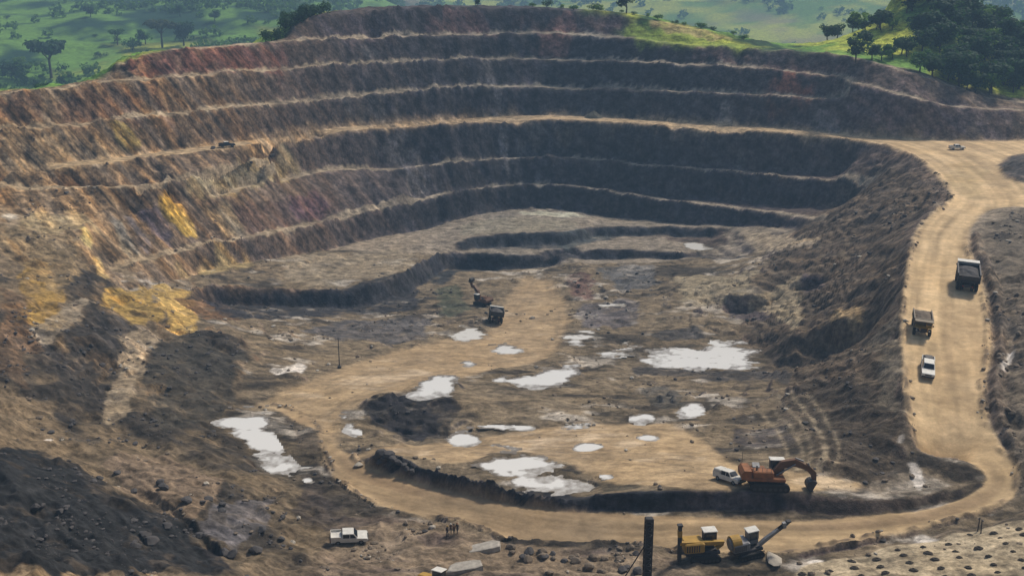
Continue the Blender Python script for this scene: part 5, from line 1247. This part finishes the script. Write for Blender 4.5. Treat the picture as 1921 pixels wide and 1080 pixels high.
# ------------------------------------------------------------------ people by the loop road
M_SKIN = mat('skin', (.12, .065, .04), .6, 0, .05, 3)
M_CLO = [mat('dark_workwear', (.05, .035, .03), .9, 0, .1, 4), mat('brown_workwear', (.11, .06, .04), .9, 0, .1, 4), mat('grey_trousers', (.05, .05, .055), .9, 0, .1, 4), mat('ochre_workwear', (.16, .08, .035), .9, 0, .1, 4)]
def person(px, py, rz, label, step, arm, top, hat, hgt=1.74):
    x, y, z = hit(px, py)
    J = {'pel': (0, 0, .95), 'spi': (0, 0, 1.15), 'che': (.01, 0, 1.36), 'nec': (.01, 0, 1.50), 'hea': (.03, 0, 1.58), 'top': (.03, 0, 1.70)}
    for sg, k in ((1, 'l'), (-1, 'r')):
        st = step * sg
        J['hip' + k] = (0, .1 * sg, .9); J['kne' + k] = (.5 * st + .03, .11 * sg, .5); J['ank' + k] = (st - .02, .11 * sg, .09); J['toe' + k] = (st + .16, .13 * sg, .035)
        J['sho' + k] = (0, .19 * sg, 1.42); J['elb' + k] = (-.04 - .3 * st, .25 * sg, 1.14); J['wri' + k] = (.08 + arm * (sg > 0) - .5 * st, .24 * sg, .90 + arm * .6 * (sg > 0)); J['han' + k] = (.12 + arm * 1.2 * (sg > 0) - .55 * st, .23 * sg, .82 + arm * .8 * (sg > 0))
    E_ = [('pel', 'spi'), ('spi', 'che'), ('che', 'nec'), ('nec', 'hea'), ('hea', 'top')] + [e for k in 'lr' for e in (('pel', 'hip' + k), ('hip' + k, 'kne' + k), ('kne' + k, 'ank' + k), ('ank' + k, 'toe' + k), ('che', 'sho' + k), ('sho' + k, 'elb' + k), ('elb' + k, 'wri' + k), ('wri' + k, 'han' + k))]
    Rd = {'pel': (.15, .11), 'spi': (.14, .10), 'che': (.16, .11), 'nec': (.06, .06), 'hea': (.085, .095), 'top': (.07, .08), 'hip': (.095, .095), 'kne': (.062, .062), 'ank': (.045, .045), 'toe': (.04, .035), 'sho': (.065, .065), 'elb': (.045, .045), 'wri': (.032, .032), 'han': (.04, .025)}
    names = list(J); me = bpy.data.meshes.new('body'); me.from_pydata([J[k] for k in names], [(names.index(a), names.index(b)) for a, b in E_], [])
    o = bpy.data.objects.new('tmp', me); COL.objects.link(o)
    md = o.modifiers.new('skin', 'SKIN')
    for k, sv_ in zip(names, me.skin_vertices[0].data): sv_.radius = Rd[k[:3]]; sv_.use_root = (k == 'pel')
    o.modifiers.new('sub', 'SUBSURF').levels = 1
    dg = bpy.context.evaluated_depsgraph_get(); body = bpy.data.meshes.new_from_object(o.evaluated_get(dg)); bpy.data.objects.remove(o)
    body.name = 'body'; body.materials.clear()
    for m_ in (M_SKIN, top, M_CLO[2], M_DRK): body.materials.append(m_)
    for p in body.polygons:
        c = p.center; p.use_smooth = True
        p.material_index = 0 if c.z > 1.47 or (abs(c.y) > .19 and c.z < 1.0 and c.z > .7 and abs(c.y) > .2) else (1 if c.z > .93 else (3 if c.z < .1 else 2))
    t = thing('person', label, 'person', (x, y, ground(x, y) - .02), rz); t.scale = (hgt / 1.74,) * 3
    inst('body', body, t)
    H = MB(); H.cyl((.03, 0, 1.66), (.03, 0, 1.70), .135, .125, 14); H.cyl((.03, 0, 1.70), (.03, 0, 1.79), .11, .06, 14); H.build('helmet', hat, t)
    Fc = MB(); Fc.box((.125, 0, 1.60), (.03, .03, .045)); Fc.build('nose', M_SKIN, t)
    Fi = MB()
    for sg, k in ((1, 'l'), (-1, 'r')):
        hx_, hy_, hz__ = J['han' + k]
        for q, ln in enumerate((.07, .085, .08, .065)): Fi.cyl((hx_ - .02 + .02 * q, hy_, hz__ - .01), (hx_ - .012 + .022 * q, hy_ - .01 * sg, hz__ - .02 - ln), .0095, .007, 5)
        Fi.cyl((hx_ + .035, hy_, hz__ + .03), (hx_ + .07, hy_ - .01 * sg, hz__ - .02), .01, .008, 5)
    Fi.build('fingers', M_SKIN, t)
person(839, 1005, -.6, 'person in dark work clothes, set apart from the group beside the loop road', .08, .0, M_CLO[0], M_YEL)
person(846, 1001, -1.6, 'person in brown work clothes raising one arm in the group by the loop road', .05, .22, M_CLO[1], M_WHT)
person(852, 1002, 2.4, 'person in ochre work clothes facing the others in the group by the loop road', .03, .0, M_CLO[3], M_DRK)
person(858, 1000, -2.2, 'person in dark clothes in mid-stride beside the group by the loop road', .16, .0, M_CLO[0], M_ORG)

# ------------------------------------------------------------------ posts, stones, heaps
x, y, z = hit(637, 690)
t = thing('light_pole', 'thin dark pole with crossarm standing beside the track across the floor', 'pole', (x, y, ground(x, y) - .1))
b = MB(); b.cyl((0, 0, 0), (0, 0, 7.4), .12, .08, 8); b.build('post', M_DRK, t); b = MB(); b.box((0, 0, 6.9), (1.3, .1, .12)); b.build('crossarm', M_DRK, t)
b = MB(); b.bev((0, 0, .35), (.8, .8, .7), .15); b.build('footing', M_STONE_D, t)
for k, (px, py) in enumerate(((1834, 996), (1840, 1000))):
    x, y, z = hit(px, py); t = thing('marker_post', 'short dark marker post beside the rows of drill cuttings', 'post', (x, y, ground(x, y) - .1), 0, 'marker posts by the drill rows')
    b = MB(); b.cyl((0, 0, 0), (rng.uniform(-.1, .1), 0, 2.3), .09, .07, 8); b.build('stake', M_DRK, t); b = MB(); b.box((0, 0, 2.1), (.35, .05, .25)); b.build('plate', M_GRY, t)
def rock_mesh(name, seed, m, flat=1.0):
    r = random.Random(seed); bm = bmesh.new(); bmesh.ops.create_icosphere(bm, subdivisions=2, radius=1.0)
    cuts = [(Vector((r.uniform(-1, 1), r.uniform(-1, 1), r.uniform(-1, 1))).normalized(), r.uniform(.5, .85)) for _ in range(11)]
    for v in bm.verts:
        for n_, d_ in cuts:
            q = v.co.dot(n_)
            if q > d_: v.co -= n_ * (q - d_) * .95
        v.co *= 1 + r.uniform(-.04, .04); v.co.z *= flat
    me = bpy.data.meshes.new(name); bm.to_mesh(me); bm.free(); me.materials.append(m); return me
BD = [rock_mesh('boulder', 900 + k, M_STONE_D, .75) for k in range(4)]; BB = [rock_mesh('boulder', 920 + k, M_STONE_B, .7) for k in range(4)]; BP = [rock_mesh('boulder', 940 + k, M_STONE_P, .6) for k in range(3)]
def boulder(px, py, r_, pool, label, group=None, sc_=(1, 1, 1)):
    x, y, z = hit(px, py); o = inst('boulder', pool[rng.randrange(len(pool))], None, (x, y, ground(x, y) + r_ * .25), rng.uniform(0, 6.28), (r_ * sc_[0], r_ * sc_[1], r_ * sc_[2])); tag(o, label, 'boulder', group); return o
for px, py, r_ in ((706, 858, .9), (716, 853, 1.1), (728, 855, 1.2), (722, 862, .9), (738, 862, 1.0), (748, 868, .8), (733, 870, .8), (757, 874, .7), (712, 868, .7), (765, 880, .7), (775, 884, .6)):
    boulder(px, py, r_, BD, 'dark boulder heaped at the blunt end of the dark face', 'boulders at the end of the dark face')
for k in range(26):
    px = rng.uniform(945, 1200); boulder(px, rng.uniform(1026, 1078), rng.uniform(.4, .95), BB if k % 3 else BD, 'angular boulder on the rubble shelf below the loop road', 'boulders on the rubble shelf')
for k in range(30):
    px = rng.uniform(60, 560); boulder(px, np.interp(px, [60, 300, 560], [860, 900, 960]) + rng.uniform(0, 140), rng.uniform(.4, 1.1), BD, 'dark boulder on the black rock slope in the near corner', 'boulders on the black rock slope')
for k in range(14):
    boulder(rng.uniform(1870, 1918), rng.uniform(440, 830), rng.uniform(.4, .9), BB, 'brown boulder on the rubble bank beside the ramp windrow', 'boulders on the bank by the ramp')
for k in range(16):
    boulder(rng.uniform(1090, 1230), rng.uniform(505, 640), rng.uniform(.4, .9), BD if k % 2 else BP, 'broken boulder among the rubble patches on the pit floor', 'boulders in the floor rubble')
for px, py, r_, lb in ((510, 293, 1.1, 'dark boulder lying on the crest of the ochre tongue'), (470, 306, .9, 'small dark boulder below the crest of the ochre tongue'), (400, 279, 1.1, 'dark boulder beside the dark pickup on the left wall road'), (660, 872, .9, None), (1440, 1048, 1.3, None), (1465, 1046, .9, None)):
    if lb: boulder(px, py, r_, BD, lb)
boulder(672, 874, .9, BP, 'pale stone on the loop road bend near the dark boulder heap', None, (1.2, 1, .8))
boulder(1450, 1050, 1.3, BP, 'broad white stone beside the grey and yellow drill rig', None, (1.7, .9, .5))
for k in range(6):
    boulder(1065 + 10 * k + rng.uniform(-2, 2), 797 + rng.uniform(-1, 1), .42, BP, 'small white stone in the row along the floor edge', 'row of white stones on the floor')
def slab(px, py, L, Wd, th, rz, tilt, label):
    x, y, z = hit(px, py); bm = bmesh.new(); r = random.Random(px)
    ring = [(L / 2 * math.copysign(abs(math.cos(a)) ** .6, math.cos(a)) * r.uniform(.7, 1.1), Wd / 2 * math.copysign(abs(math.sin(a)) ** .6, math.sin(a)) * r.uniform(.65, 1.15)) for a in np.linspace(.2, 2 * PI + .2, 9)[:-1]]
    lo = [bm.verts.new((a * 1.02, b_ * 1.02, -th)) for a, b_ in ring]; hi = [bm.verts.new((a, b_, r.uniform(-.05, .05))) for a, b_ in ring]; inn = [bm.verts.new((a * .9, b_ * .88, .06 + r.uniform(-.03, .05))) for a, b_ in ring]
    n_ = len(ring); bm.faces.new(inn); bm.faces.new(lo[::-1])
    for i in range(n_):
        j = (i + 1) % n_; bm.faces.new((lo[i], lo[j], hi[j], hi[i])); bm.faces.new((hi[i], hi[j], inn[j], inn[i]))
    me = bpy.data.meshes.new('rock_slab'); bm.to_mesh(me); bm.free(); me.materials.append(M_SLAB)
    o = bpy.data.objects.new('rock_slab', me); COL.objects.link(o); o.location = (x, y, ground(x, y) + th * .55); o.rotation_euler = (tilt, -.08, rz); tag(o, label, 'rock slab'); return o
M_SLAB = mat('pale_slab_stone', (.33, .30, .255), .85, 0, .3, 1.2, .5)
slab(905, 1028, 5.6, 2.6, .7, .25, -.06, 'long pale rock slab at the corner of the loop road edge')
slab(872, 1066, 5.2, 2.8, .8, .3, -.06, 'broad pale rock slab next to the yellow wheel loader')
# heap under the scree chute on the far haul road
x, y, z = hit(1114, 222); Hp = MB(); v = [(0, 0, 2.6)]; nn = 16
for q, rr in enumerate((1.4, 2.8, 4.2)):
    for k in range(nn): a = 2 * PI * k / nn; kk_ = rr * rng.uniform(.9, 1.12); v.append((kk_ * math.cos(a), kk_ * .8 * math.sin(a), (1.75, .8, -.3)[q] + rng.uniform(-.12, .12)))
f = [(0, 1 + k, 1 + (k + 1) % nn) for k in range(nn)] + [(1 + q * nn + k, 1 + (q + 1) * nn + k, 1 + (q + 1) * nn + (k + 1) % nn, 1 + q * nn + (k + 1) % nn) for q in range(2) for k in range(nn)]
Hp.add(v, f); o = Hp.build('scree_heap', mat('olive_scree', (.085, .08, .06), .95, 0, .25, .8, .5), None, (x, y + 2, ground(x, y + 2))); tag(o, 'dark cone of scree on the far haul road below a pale chute', 'scree heap')
# rows of drill cuttings on the blast pattern
M_CUT = mat('drill_cuttings', (.05, .04, .03), .95, 0, .25, 2, .4)
cm = []
for k in range(4):
    r = random.Random(700 + k); c_ = MB(); v = []; nn = 12
    for rr, zz in ((.10, -.05), (.28, .34), (.62, .26), (1.0, -.06)):
        for q in range(nn): a = 2 * PI * q / nn; k2 = rr * r.uniform(.85, 1.15); v.append((k2 * math.cos(a) * 1.15, k2 * math.sin(a) * .8, zz + r.uniform(-.05, .05)))
    f = [tuple(range(nn - 1, -1, -1))] + [(q * nn + i, (q + 1) * nn + i, (q + 1) * nn + (i + 1) % nn, q * nn + (i + 1) % nn) for q in range(3) for i in range(nn)]
    cm.append((c_.add(v, f)).mesh('drill_cuttings', M_CUT))
ax = np.array(hit(1655, 1062)[:2]); bx_ = np.array(hit(1708, 1054)[:2]); cx_ = np.array(hit(1660, 1046)[:2])
e1_ = bx_ - ax; e1_ = e1_ / np.linalg.norm(e1_) * 3.6; e2_ = np.array([.04, 1.0]) * 2.1; nh = 0
POLY = area([(1490, 1085), (1515, 1066), (1640, 1040), (1770, 1016), (1890, 985), (1960, 966), (2010, 985), (2010, 1085)])
for i in range(-5, 11):
    for j in range(-6, 12):
        p = ax + e1_ * i + e2_ * j + np.array([rng.uniform(-.25, .25), rng.uniform(-.2, .2)])
        if not inpoly(POLY, np.array([p[0]]), np.array([p[1]]))[0] or rng.random() < .06: continue
        s0 = rng.uniform(.36, .66); o = inst('drill_cuttings', cm[nh % 4], None, (p[0], p[1], ground(p[0], p[1]) + .02), rng.uniform(-.4, .4), (s0, s0, s0 * 1.1)); nh += 1
        tag(o, 'small dark heap of drill cuttings in the rows below the bend', 'cuttings heap', 'rows of drill cuttings')

# ------------------------------------------------------------------ the air
hz = MB(); hz.box((0, 3350, 75), (10400, 7600, 400))
o = hz.build('haze', None); kind(o, 'stuff'); tag(o, 'pale blue haze in the air over the pit and hills')
m = bpy.data.materials.new('haze_air'); m.use_nodes = True
n_, l_ = m.node_tree.nodes, m.node_tree.links
n_.remove(n_['Principled BSDF'])
pv = n_.new('ShaderNodeVolumePrincipled'); pv.inputs['Color'].default_value = (.33, .54, .76, 1); pv.inputs['Density'].default_value = HAZE; pv.inputs['Anisotropy'].default_value = 0.0
l_.new(pv.outputs[0], n_['Material Output'].inputs['Volume'])
o.data.materials.append(m)
